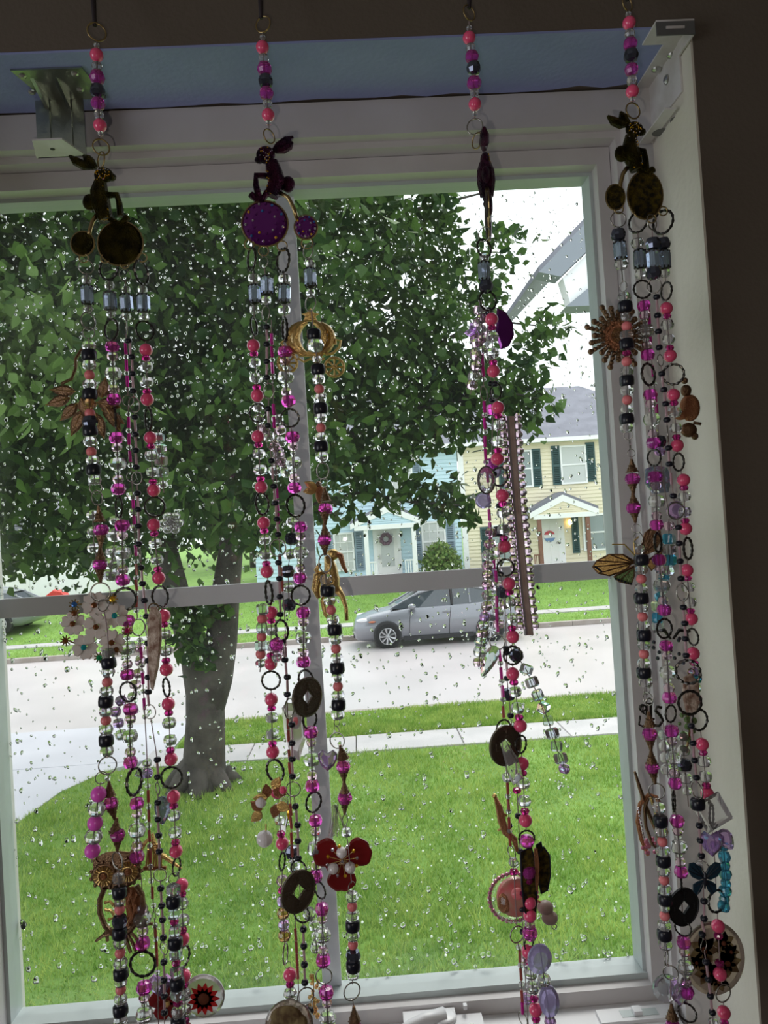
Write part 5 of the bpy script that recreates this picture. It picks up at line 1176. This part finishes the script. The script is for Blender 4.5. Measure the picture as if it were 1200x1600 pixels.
b.tube([(-20, 0, -28), (-10, 0, -34), (0, 0, -29), (10, 0, -34), (22, 0, -28)], 2, 'gold', 6)
for x, z in ((-36, -36), (38, -42)):
    b.ring((x, 0, z), 15, 2.2, 'gold', 22, 6); b.ball((x, -1, z), 3.6, 'gold', 8, 6)
    for i in range(8):
        a = i*math.pi/4; b.tube([(x, 0, z), (x+14*math.cos(a), 0, z+14*math.sin(a))], [1, 1.9], 'gold', 4)
studs(b, [(sg*(27*math.sin(a)), 3+26*math.cos(a)) for sg in (-1, 1) for a in np.linspace(0.4, 2.7, 8)], 1.8, 'rhine', -5)
O2.charm('carriage_charm', c[0], c[1], b, s2r, 0.006, 'gold pumpkin-shaped carriage on two spoked wheels')
b = MB(); b.ball((6, 0, -2), (7, 6, 15), 'copper', 10, 8)
for sg in (0.2, -0.5): b.poly(rotp(leafpts(24, 7), math.pi+sg, (2, 6)), 2, 'gold', sg*3, 0.15)
b.ball((4, 0, 14), 5, 'bronze', 8, 6); O2.charm('bee_charm', 494, 770, b, s2r, 0.012, 'small gold bee', smooth=True)
c = (520, 915); b = MB()
b.tube(pth([(512, 868), (516, 885), (518, 905), (522, 925)], c), [6, 10, 13, 9], 'gold', 9); b.tube(pth([(524, 866), (532, 868), (537, 885), (542, 895)], c), [6, 5, 3.5, 2.5], 'copper', 7)
b.ball((520-c[0], 0, c[1]-866), (10, 7, 9), 'gold', 10, 8); b.tube(pth([(506, 895), (497, 900), (493, 920), (498, 935)], c), [6, 8, 7, 3], 'gold', 8)
b.tube(pth([(526, 920), (535, 932), (541, 950), (542, 970)], c), [7, 4.5, 3.2, 3], 'gold', 7); b.tube(pth([(514, 925), (504, 940), (508, 960), (516, 970)], c), [7, 4.5, 3.2, 2.6], 'gold', 7)
b.tube(pth([(500, 880), (494, 890), (500, 905)], c), [3, 4, 2], 'gold', 6)
O2.charm('animal_charm', c[0], c[1], b, s2r, 0.008, 'gold prancing animal charm', smooth=True)
c = (535, 1345); b = MB()
for a, k in ((math.radians(155), 1.0), (math.radians(25), 1.0), (math.radians(268), 1.0), (math.radians(210), 0.6)):
    q = []
    for i in range(32):
        t = 2*math.pi*i/32; rr = 25*(1+0.05*math.cos(5*t))*(1-0.16*math.exp(-(min(t, 2*math.pi-t)/0.22)**2)); q.append((25+rr*math.cos(t)*0.96, rr*math.sin(t)*(0.72+0.28*math.cos(t*0.5)**2 if abs(t-math.pi) > 1.2 else 0.72)))
    b.poly([(x*k, z*k) for x, z in rotp(q, a)], 5, 'petalr', 2 if k == 1 else 5, 0.14)
for x, z in ((-1, 15), (-14, -9), (12, -8)): b.ball((x, -6, z), 8.5, 'pearl', 14, 10)
for i in range(12):
    a = i*2*math.pi/12+0.2; b.tube([(0, -4, 2), (23*math.cos(a), -6, 2+23*math.sin(a))], 0.7, 'gold', 4); b.ball((23*math.cos(a), -6, 2+23*math.sin(a)), 2.8, 'gyel' if i % 2 else 'rhine', 6, 5)
b.ball((0, -7, 2), 3, 'rhine', 6, 5); O2.charm('flower_charm', c[0], c[1], b, s2r, -0.002, 'dark red flower with three pearls at its heart')
O2.charm('crystal_pendant', 512, 1186, heart('lilac', 1.05), s2r, -0.004, 'lilac faceted heart')
O2.charm('coin_charm', 480, 1089, coin(30), s2m, -0.012, 'old coin with a square hole', rz=0.82)
O2.charm('coin_charm', 466, 1393, coin(31), s2m, -0.018, 'dark old coin with a square hole', rz=0.7)
b = MB()
for x, z, a in ((2, 16, 0.4), (-6, 4, 2.4), (8, -4, 5.2), (-14, -14, 3.2)):
    for sg in (-1, 1): b.poly(rotp(leafpts(22, 8), a+sg*0.7, (x, z)), 2.4, 'gold' if sg > 0 else 'copper', random.uniform(-5, 5), 0.15)
b.ball((-16, 2, -2), 8.5, 'pearl', 12, 8); b.ball((18, -5, 18), 6, 'coral', 10, 8); b.tube([(-8, 0, -34), (-8, 0, -44)], 1.2, 'gold', 5); b.ball((-10, 0, -56), 12.5, 'pearl', 16, 12)
O2.charm('butterfly_charm', 424, 1252, b, None, -0.014, 'rose gold butterflies with white pearls')
b = MB(); b.poly([(-22, 40), (-16, 48), (10, 46), (14, 20), (16, -10), (6, -44), (-8, -36), (-18, 0)], 10, 'resin', 0, 0.3); b.ball((0, 0, 20), (9, 6, 14), 'salmon', 10, 8); O2.charm('resin_charm', 462, 1145, b, None, 0.022, 'peach tinted resin drop')
b = MB(); b.poly([(-4, 30), (6, 26), (8, 0), (2, -30), (-8, -26), (-12, 0)], 8, 'clear', 0, 0.35); b.ball((8, -3, 4), (4, 4, 12), 'gyel', 8, 6); O2.charm('crystal_pendant', 444, 1272, b, None, 0.020, 'clear drop with an amber stone')
b = MB(); disc(b, (0, 0), 36, 8, 'resinb', 28); b.ball((-4, -4, 14), (24, 6, 16), 'dried', 10, 8); b.ball((14, -4, 4), (14, 5, 14), 'dried', 8, 6); b.ball((-16, -4, 4), (12, 5, 12), 'dried', 8, 6); O2.charm('resin_disc', 452, 1600, b, None, -0.014, 'smoky resin disc with a dried flower')
b = MB()
for i in range(14): b.tube([(random.uniform(-5, 5), 0, 28), (random.uniform(-14, 22), random.uniform(-4, 4), -22)], 0.7, 'clear', 4)
O2.charm('tassel_charm', 525, 1285, b, None, 0.020, 'clear thread tassel')
b = MB(); studs(b, [(random.uniform(-9, 9), 32-i*3.1) for i in range(22)], 3.3, 'amber', 0); b.tube([(-2, 0, 34), (-2, 0, -30)], 1, 'gold', 5); O2.charm('gem_charm', 492, 1556, b, None, 0.020, 'cluster of pale yellow stones')

# ---- ornament 3 (turned edge on)
O3 = Ornament('third hanging bead ornament from the left, its rabbit turned edge on, glass globe low down', 733, 20)
ribbon(O3, 733, 12)
O3.strand('733,20 733,59 740,107 742,163 742,200 747,230', 'g20:20x24 s44 P59 c75 M89 D107 M130 c146 P163 s178 r198:24x25 g220:12x24')
c = (760, 300)
G3_ = {k: v for k, v in G1_.items()}
def sh(v, dx, dy, ky):
    if isinstance(v, list): return [sh(q, dx, dy, ky) for q in v]
    return (v[0]+dx, dy+(v[1]-330)*ky)+tuple(v[2:])
for k in G1_:
    if k != 'bw': G3_[k] = sh(G1_[k], 595, 296, 0.82)
rabbit(O3, (760, 296), G3_, ('purpglit', 'purpglit', None, 'brass'), rz=math.radians(82))
s3p = O3.strand('757,360 756,420 762,470 768,499 771,580 778,637 777,717 780,745 785,774 788,854 790,887 795,912 801,995 801,1024 801,1053 813,1134 814,1165 816,1193 821,1282 823,1310 828,1430 828,1458 825,1487 837,1578 838,1612',
   'r366:16x22 R388:24x28 c402 J424 D448 R470:28x30 Q499-580 b600 R612:14x24 Q637-717 R745:22x28 Q774-854 R887:26x26 Q912-995 R1024:28x28 Q1053-1134 R1163:20x26 Q1193-1282 R1310:24x24 M1314 M1362 m1376 P1410 P1430 k1444 M1458 R1474:16x20 P1487 m1502 C1520 C1543 m1560 P1578 m1592 c1606', -0.010)
O3.strand('752,470 754,560 757,640 758,700 763,775 767,850 775,900 777,1003 781,1025 786,1090 787,1138 790,1190 793,1225 797,1320 802,1345 806,1420 808,1460 813,1500 818,1612',
   'c484 k498 c514 k530 c546 T562 T580 s593 r615:14x24 T636 s648 T662 s675 T690 T710 s722 T745 T775 s790 T805 T825 T845 s860 T880 T900 s915 T940 T960 T978 r1003:22x24 T1024 s1036 T1052 s1064 T1080 s1093 U1112 R1138:24x26 c1215 U1232 s1244 U1258 s1268 U1286 s1298 U1312 r1332:8x20 c1347 m1362 r1460:23x25 s1480 U1494 s1508 U1522 s1538 U1556 T1575 r1592:10x20', -0.002)
O3.strand('760,480 764,560 770,640 768,720 782,800 780,880 790,960 792,1060 806,1200 812,1320 818,1480 826,1612', 'D490 k520 b548 b600 b625 M640 b690 M725 b741 b790 K830 b897 D925 k945 b1013 b1020 L1040 b1060 D1085 b1118 b1180 L1210 m1235 b1275 b1330 m1395 b1420 b1456 k1500 V1560', 0.010)
O3.strand('746,520 744,575 738,600 735,616', 'i536 i556 i572 C588 i602', -0.004, 'dangle_strand')
O3.strand('750,470 744,520 740,570', 'i485 k505 i530 k552', 0.018, 'dangle_strand')
O3.strand('768,820 762,880 762,940 752,1000 748,1040', 'i832 i850 C868 i884 i898 i914 C930 i947 V963 C978 i990 A1003 C1018 i1035', -0.016, 'dangle_strand')
O3.strand('780,850 776,900 780,990', 'i860 C878 V895 i915 C935 C955 i975', 0.018, 'dangle_strand')
O3.strand('796,1010 822,1045 850,1108 884,1208', 'D1024 q1046 q1066 q1086 q1106 q1126 q1146 q1166 q1185 V1201', 0.004, 'dangle_strand')
b = MB(); p0, p1 = (818, 640), (822, 990); c = (810, 820)
L0 = [(797, 650), (802, 720), (807, 790), (813, 860), (819, 930), (826, 992)]
for dx in (-4, 4): b.tube(pth([(x+dx, y) for x, y in L0], c), 3.4, 'rhine' if dx < 0 else 'wood', 6)
b.poly(rel([(x-5, y) for x, y in L0]+[(x+5, y) for x, y in L0[::-1]], c), 4, 'wood')
for i in range(26):
    y = 652+i*13; x = np.interp(y, [q[1] for q in L0], [q[0] for q in L0])
    for sg in (-1, 1): b.lathe([(3, -6.5), (6.5, -2), (6.5, 2), (3, 6.5)], 7, 'pinkclear', (x+sg*12-c[0], 0, c[1]-y))
O3.charm('crystal_bar', c[0], c[1], b, None, -0.004, 'long flat bar edged with pale pink crystals')
b = MB(); disc(b, (0, 0), 20, 7, 'clear', 20, rx=14, bev=0.35); b.ring((0, 0, 0), 21, 1.2, 'wire', 20, 5, rx=15); O3.charm('crystal_pendant', 760, 750, b, None, -0.014, 'clear oval crystal', rz=0.3)
b = MB(); disc(b, (0, 0), 12.5, 6, 'lavdisc', 18, bev=0.25); O3.charm('glass_disc', 755, 782, b, None, -0.006, 'round lavender glass disc')
b = MB(); disc(b, (0, 0), 14, 6, 'lavdisc', 18, bev=0.25); b.ring((0, 0, 16), 4, .8, 'brass', 10, 4); O3.charm('glass_disc', 770, 735, b, None, 0.02, 'violet glass disc')
O3.charm('crystal_pendant', 764, 1033, teardrop('ab', 52, 10, 11), None, -0.012, 'iridescent faceted drop', ry=0.45)
b = MB(); b.poly([(-10, 36), (4, 30), (16, 12), (18, -8), (10, -26), (-4, -32), (-12, -8)], 8, 'purple', 0, 0.2); O3.charm('stone_charm', 786, 516, b, None, 0.024, 'dark violet drop shaped stone')
b = MB()
for i in range(6): b.poly(rotp(leafpts(20, 7), i*math.pi/3), 2.5, 'lilac', i % 2, 0.1)
O3.charm('flower_charm', 744, 520, b, None, 0.028, 'lilac glass flower')
O3.charm('coin_charm', 790, 1165, coin(31), s3p, -0.008, 'old coin with a square hole', rz=0.5)
b = MB(); b.poly([(-4, 32), (6, 34), (12, 0), (8, -30), (-10, -34), (-12, -20)], 9, 'clear', 0, 0.35); O3.charm('crystal_pendant', 798, 1190, b, None, -0.018, 'long clear crystal drop', ry=-0.4)
c = (783, 1290); b = MB(); b.tube(pth([(773, 1243), (780, 1262), (784, 1282), (790, 1300), (804, 1312), (808, 1330)], c), [2, 5.5, 6.5, 6, 5, 2.5], 'copper', 8); b.tube(pth([(784, 1270), (792, 1275)], c), 2, 'gold', 5); b.tube(pth([(786, 1292), (778, 1298)], c), 2, 'gold', 5); b.ball((-10, 0, 46), 4, 'gold', 6, 5)
O3.charm('lizard_charm', c[0], c[1], b, None, 0.0, 'slim copper lizard', smooth=True)
M['globe'] = gm
b = MB(); b.ball((0, 0, 0), 37, 'globe', 24, 16)
gl_ = O3.charm('glass_globe', 802, 1402, b, None, 0.018, 'round glass globe with a red filling, ringed with pink rhinestones', smooth=True)
b = MB(); b.ball((4, 2, 0), (31, 22, 31), 'redfill', 16, 12); b.ball((-16, -10, -4), (12, 9, 16), 'copper', 10, 8); b.ball((4, -14, 12), (12, 8, 10), 'salmon', 10, 8); b.build('filling', gl_, scale=S, smooth=True)
b = MB()
for i in range(34):
    a = i*2*math.pi/34; b.ball((38.5*math.cos(a), 0, 38.5*math.sin(a)), 3.6, 'rhinep', 6, 5)
b.ring((0, 0, 0), 38, 2.0, 'wire', 30, 5); b.build('rhinestone_rim', gl_, scale=S)
c = (836, 1376); b = MB()
for q in ([(812, 1330), (830, 1324), (834, 1340), (838, 1400), (836, 1425), (828, 1432), (818, 1420), (814, 1380)], [(842, 1330), (850, 1326), (860, 1340), (861, 1370), (856, 1392), (846, 1396), (840, 1370)], [(838, 1322), (846, 1318), (848, 1330), (840, 1336)]):
    b.poly(rel(q, c), 4, 'blackglit', 0, 0.15); b.tube(pth(q, c, -1), 1.5, 'black', 5, True)
b.tube(pth([(836, 1326), (838, 1350), (838, 1390)], c, -3), [3, 4, 2], 'copper', 7)
O3.charm('butterfly_charm', c[0], c[1], b, s3p, -0.010, 'black and gold glitter butterfly seen from the side', rz=0.2)
b = MB(); b.ball((-4, 0, 8), (13, 11, 11), 'wood', 12, 9); b.ball((3, 0, -8), (13, 11, 11), 'wood', 12, 9); b.ring((10, 0, -22), 4, 1, 'wire', 10, 4); b.tube([(-20, 0, 22), (-8, 0, 14)], 1.2, 'copper', 5); O3.charm('shell_charm', 856, 1426, b, None, 0.004, 'two taupe rounded beads', smooth=True)
for y, x, a in ((1498, 843, 0.2), (1564, 858, -0.1)):
    b = MB(); disc(b, (0, 0), 22 if y < 1520 else 24, 12, 'lavdisc', 22, rx=18 if y < 1520 else 15, bev=0.4); O3.charm('glass_disc', x, y, b, None, -0.020, 'lavender oval glass disc' if y < 1520 else 'lower blue lavender oval glass disc', ry=a)
O3.strand('842,1470 850,1530 862,1612', 'C1531 V1596', -0.020, 'dangle_strand')

# ---- ornament 4
O4 = Ornament('rightmost hanging bead ornament, hung by the window corner, with a spread gold butterfly', 980, 5)
ribbon(O4, 980, 0)
O4.strand('980,5 983,36 986,87 988,143 989,175', 'g5:20x24 s22 P36 c53 M69 D87 M109 c126 P143 s155 g173:24x25', -0.012)
G4_ = dict(ears=[[(982, 194), (970, 194), (958, 189), (949, 181)], [(984, 194), (976, 188), (973, 182), (970, 174)]], head=(991, 202, 14, 12), muzzle=(1002, 206),
           body=[(986, 212), (984, 228), (988, 245), (995, 266)], bw=[9, 12, 14, 10], limbs=[[(995, 235), (1006, 236), (1009, 250), (1010, 268)], [(990, 255), (1002, 268), (1012, 272), (1021, 264)]],
           haunch=(971, 240), tail=[(980, 262), (973, 272), (969, 288), (968, 300)], big=(1008, 305, 28, 38), small=(961, 309, 15, 20), loops=[(966, 328, 7), (998, 333, 7), (1018, 342, 7), (1036, 330, 7)])
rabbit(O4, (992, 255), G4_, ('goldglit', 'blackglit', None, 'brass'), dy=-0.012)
s4l = O4.strand('966,335 966,367 969,392 973,440 977,480 979,510 979,553 980,625 979,668 986,700 988,739 990,792 994,825 1000,858 1002,875 1002,934 1006,992 1006,1051 1012,1085 1014,1120 1015,1145 1019,1199 1026,1236 1032,1283 1035,1315 1039,1405 1038,1460 1042,1500 1048,1520 1048,1560 1052,1612',
   'r343:24x24 D367 J392 C413 r430:6x16 r448:6x16 A465 K479 c495 p510 C524 K538 m552 p565 C580 Z595-655 C668 r680:12x14 r694:6x16 r708:12x12 N714-817 r826:12x14 r842:8x20 c858 Z875-934 Z935-992 Z993-1051 C1066 r1078:12x14 r1092:8x20 N1108-1225 r1236:22x24 C1262 K1283 C1299 p1315 A1330 K1345 C1360 p1375 A1390 K1405 c1418 p1431 C1446 K1460 C1475 r1496:12x22 r1520:20x22 N1565-1680', -0.012)
s4m = O4.strand('997,335 996,380 1000,405 1004,452 1006,478 1012,555 1013,585 1016,617 1021,692 1022,715 1026,782 1026,820 1030,875 1038,953 1038,982 1041,1009 1046,1090 1048,1115 1049,1142 1055,1224 1053,1252 1058,1283 1064,1362 1066,1417 1068,1472 1073,1550 1074,1612',
   'R347:20x32 C380 J405 C428 R452:28x28 V478-555 R585:28x34 V617-692 R715:12x26 V745-820 R848:20x30 V875-953 R982:28x30 V1009-1090 R1115:22x26 V1142-1224 R1252:14x30 V1283-1362 R1382:10x24 R1450:20x24 V1472-1550 R1582:22x28', -0.004)
O4.strand('1018,340 1020,380 1022,447 1026,464 1030,543 1034,584 1040,631 1042,656 1046,725 1052,775 1060,824 1064,904 1070,974 1072,1024 1075,1050 1080,1134 1088,1215 1090,1255 1096,1337 1100,1408 1100,1435 1097,1460 1107,1530 1113,1582 1115,1612',
   'r347:20x24 D381 J406 D427 r447:18x22 b464 L478 b493 L505 b518 L530 b543 r563:14x18 b584 L597 b609 L620 b631 L644 b656 r678:10x26 b700 L713 b725 L748 b775 r798:26x26 b824 L837 b849 L863 b877 L890 b904 r926:8x26 b949 L961 b974 L986 b998 L1011 b1024 R1050:30x36 R1098:36x36 b1134 L1148 b1161 L1174 b1188 L1201 b1215 r1235:6x26 K1256 b1290 L1302 b1313 L1325 b1337 r1356:16x22 b1408 L1421 b1435 L1448 b1460 r1478:14x18 b1503 L1517 b1530 L1543 b1556 L1569 b1582 c1598', -0.014)
O4.strand('1012,460 1018,560 1026,640 1034,740 1045,800', 'T478 T498 s512 T528 T548 T580 s600 T620 T640 s655 D690 V705', 0.004, 'tube_bead_strand')
O4.strand('1036,335 1036,380 1041,455 1041,482 1047,556 1052,585 1052,617 1058,696 1060,722 1068,750 1071,826 1075,855 1073,891 1080,967 1083,1000 1083,1021 1090,1100 1097,1163 1105,1240 1110,1270 1116,1330 1120,1410 1122,1447 1125,1522 1130,1552 1131,1582 1132,1612',
   'R347:20x36 D381 J406 c427 R455:6x28 Q482-556 R585:28x32 Q617-696 R722:6x28 Q750-826 R857:24x34 Q891-967 R995:6x26 P1021 m1036 V1050 z1060 c1075 p1092 R1125:30x32 Q1163-1240 R1272:18x32 V1320 R1408:32x34 P1447 m1462 m1505 P1522 r1552:26x27 P1582 m1597', 0.0)
O4.strand('1045,810 1046,880 1036,910 1028,940 1028,985', 'i822 y842 q859 y875 q892 y905 q918 x932 q947 y965 q979', 0.012, 'dangle_strand')
O4.strand('1128,1300 1132,1340 1134,1380 1130,1425', 'x1322 z1338 x1352 z1366 x1380 z1392 x1405 z1416', 0.004, 'dangle_strand')
O4.strand('1036,1130 1040,1170 1044,1215', 'A1148 C1166 C1184 C1202', 0.008, 'dangle_strand')
O4.strand('1066,1140 1070,1200 1076,1260', 'A1150 C1172 D1195 C1216 c1236', 0.012, 'dangle_strand')
c = (966, 525); b = MB()
for i in range(24):
    a = i*2*math.pi/24; R0 = 38+7*((i*7) % 3); ca, sa = math.cos(a), math.sin(a)
    b.tube([(12*ca, 2, 12*sa), (R0*ca, 1, R0*sa)], [2.5, 3.2], 'bronze', 5)
    for k in range(6):
        r = 15+(R0-15)*k/5; b.ball((r*ca, -2-math.sin(k), r*sa), 3.9 if k < 5 else 5.0, 'copper' if k < 2 else 'bronze', 6, 5)
disc(b, (0, 0), 16, 5, 'bronze', 16); studs(b, [(10*math.cos(a), 10*math.sin(a)) for a in np.linspace(0, 6.28, 9)], 3.2, 'amber', -3)
O4.charm('starburst_charm', c[0], c[1], b, s4l, 0.004, 'bronze starburst brooch of beaded rays')
c = (1000, 875); b = MB()
def wing(q, base, m, n=5):
    b.poly(rel(q, c), 2.4, m, 0, 0.05); b.tube(pth(q, c, -1.2), 1.3, 'bronze', 5, True)
    for i in range(n): p = q[1+i*(len(q)-2)//n]; b.tube(pth([base, p], c, -1.6), 0.9, 'bronze', 4)
wing([(990, 876), (972, 866), (950, 866), (930, 876), (923, 886), (932, 896), (950, 900), (975, 892)], (990, 880), 'gold')
wing([(990, 884), (970, 892), (957, 902), (965, 909), (985, 914), (990, 900)], (990, 886), 'mint', 3)
wing([(1004, 868), (1002, 850), (1008, 832), (1022, 821), (1032, 824), (1034, 842), (1024, 860)], (1004, 866), 'bronze')
wing([(1008, 878), (1020, 872), (1030, 862), (1036, 858), (1030, 880), (1018, 892)], (1008, 878), 'gold', 3)
b.tube(pth([(998, 860), (999, 875), (1000, 900)], c, 1), [4, 5, 3], 'bronze', 8); b.tube(pth([(994, 870), (975, 850), (955, 850)], c), 1.2, 'gold', 5); b.tube(pth([(992, 866), (990, 845), (998, 838)], c), 1.2, 'gold', 5)
for q in [(928+i*2.2, 886+i*1.8) for i in range(5)]+[(960+i*5, 905+i*1.6) for i in range(6)]: b.ball((q[0]-c[0], -2, c[1]-q[1]), 2.1, 'black', 5, 4)
O4.charm('butterfly_charm', c[0], c[1], b, s4l, 0.006, 'gold and black patterned butterfly with spread wings')
c = (1018, 1118); b = MB()
b.tube(pth([(1004, 1100), (1003, 1112), (1010, 1118), (1012, 1100), (1017, 1098), (1017, 1122), (1022, 1124)], c), 2.4, 'gun', 6)
b.tube(pth([(1034, 1106), (1027, 1104), (1024, 1110), (1032, 1118), (1036, 1126), (1030, 1134), (1022, 1133)], c), 2.6, 'gun', 6)
b.ring((-14, 0, 12), 5, 1.6, 'gun', 12, 5); b.ring((-4, 0, 22), 5, 1.3, 'wire', 12, 5); b.tube(pth([(1000, 1118), (998, 1132), (1006, 1136)], c), 1.8, 'gun', 5)
O4.charm('word_charm', c[0], c[1], b, s4l, -0.004, 'gunmetal charm of the letters us', smooth=True)
c = (1018, 1275); b = MB()
b.tube(pth([(992, 1206), (1000, 1232), (1010, 1262), (1026, 1300), (1034, 1322)], c), [2, 3.2, 3.4, 3.2, 2.2], 'bronze', 7)
b.tube(pth([(1034, 1262), (1026, 1246), (1014, 1242), (1000, 1256), (996, 1284), (1002, 1312), (1012, 1335)], c), 3.4, 'copper', 7)
b.tube(pth([(1012, 1246), (1006, 1262), (1008, 1290), (1018, 1318), (1030, 1326)], c, -3), 2.6, 'bronze', 7)
b.tube(pth([(1016, 1244), (1024, 1270), (1030, 1300), (1034, 1325)], c, -2), 2.4, 'gold', 7)
studs(b, [(996+i*1.0-c[0], c[1]-(1262+i*5.4)) for i in range(9)], 2.2, 'rhine', -4); studs(b, [(random.uniform(1002, 1022)-c[0], c[1]-random.uniform(1308, 1336)) for i in range(18)], 3.2, 'rhinep', -3)
O4.charm('rhinestone_charm', c[0], c[1], b, s4l, -0.004, 'looped bronze brooch with pink stones at its foot')
b = MB(); disc(b, (0, 0), 21, 12, 'ab', 14, bev=0.45); O4.charm('crystal_pendant', 1041, 1544, b, s4l, -0.008, 'clear round faceted crystal')
O4.charm('crystal_pendant', 1062, 1550, heart('lilac', 1.2), s4l, -0.002, 'violet and blue faceted heart')
b = MB(); b.poly([(-22, 20), (-8, 26), (12, 22), (20, 4), (14, -18), (-10, -20), (-22, -4)], 12, 'barrel', 0, 0.35); b.poly([(-12, 10), (6, 22), (10, -4), (-8, -16)], 3, 'ab', -7, 0.2); O4.charm('crystal_pendant', 1030, 752, b, s4m, 0.010, 'large iridescent blue crystal')
b = MB(); disc(b, (0, 0), 15, 12, 'lilac', 12, bev=0.4); O4.charm('crystal_pendant', 1056, 797, b, None, 0.008, 'round lilac crystal')
O4.charm('coin_charm', 1068, 1417, coin(29, 'coinb', 'coinb'), s4m, -0.006, 'black coin with a square hole', rz=0.3)
b = butterfly(('bflyb', 'black'), 0.9); O4.charm('butterfly_charm', 1101, 1374, b, None, -0.022, 'small blue black enamel butterfly')
c = (1076, 645); b = MB()
b.ball((2, 0, 8), (17, 9, 22), 'copper', 14, 10); b.ball((-4, 0, 36), (9, 7, 10), 'bronze', 10, 8); b.ball((-6, 0, 52), 5.5, 'bronze', 8, 6); b.ball((0, 0, -28), (14, 7, 12), 'bronze', 10, 8); b.tube([(8, 0, -16), (20, 0, -18)], 2.6, 'bronze', 6); b.ball((10, 0, -38), 6, 'bronze', 8, 6); b.ball((-14, 0, -4), (12, 6, 8), 'copper', 10, 8)
O4.charm('bird_charm', c[0], c[1], b, None, 0.012, 'plump copper and bronze bird', smooth=True)
b = MB(); b.poly([(-12, 28), (0, 34), (12, 18), (14, -10), (6, -30), (-8, -28), (-14, 0)], 5, 'antler', 0, 0.15); b.ring((0, 0, 36), 5, 1, 'brass', 12, 4); O4.charm('bone_charm', 1080, 1086, b, None, -0.006, 'long oval of mottled cream bone')
b = MB()
for i in range(16): b.ball((random.uniform(-12, 12), random.uniform(-3, 3), random.uniform(-34, 34)), random.uniform(3, 6), 'mint', 6, 5)
b.tube([(0, 0, 34), (4, 0, 0), (-2, 0, -34)], 2, 'brass', 6); O4.charm('foliage_charm', 1074, 1142, b, None, 0.010, 'green enamel leaf cluster')
b = MB()
for sg in (-1, 1): b.tube([(sg*2, 0, 12), (sg*12, 0, 26), (sg*30, 0, 24)], [2, 3.5, 2], 'gun', 6)
for i in range(12): b.ball((random.uniform(-30, 20), random.uniform(-3, 3), random.uniform(-30, 14)), 3.4, 'smoke', 6, 5)
O4.charm('stone_charm', 1050, 1010, b, None, 0.012, 'dark winged charm with smoky stones')
b = MB(); b.poly([(0, 36), (34, 4), (2, -30), (-34, 2)], 10, 'clear', 0, 0.3); O4.charm('crystal_pendant', 1112, 1272, b, None, -0.008, 'clear square prism hung by its corner', ry=0.3)
O4.charm('crystal_pendant', 1112, 1316, heart('lilac', 1.25), None, -0.014, 'lilac faceted heart')
O4.charm('crystal_pendant', 1134, 1312, teardrop('lilac', 34, 12, 11), None, -0.010, 'lilac faceted drop', ry=-0.6)
b = MB(); b.ball((-20, 0, 10), 9, 'pearl', 10, 8); O4.charm('pearl_bead', 1110, 1366, b, None, -0.006, smooth=True)
b = MB(); disc(b, (0, 0), 58, 9, 'resinb', 36, rx=50)
for x, z, r in ((-18, 16, 18), (14, 26, 14), (20, -6, 17), (-12, -20, 16), (6, -34, 13), (-30, -4, 10), (26, 12, 10)):
    for i in range(9): b.poly(rotp(leafpts(r*1.35, r*0.42), i*2*math.pi/7+x, (x, z)), 1.5, 'dried', -4.8)
    b.ball((x, -5.4, z), r*0.28, 'daisyc', 8, 6)
O4.charm('resin_disc', 1115, 1497, b, None, 0.010, 'large round resin disc with dried brown flowers')
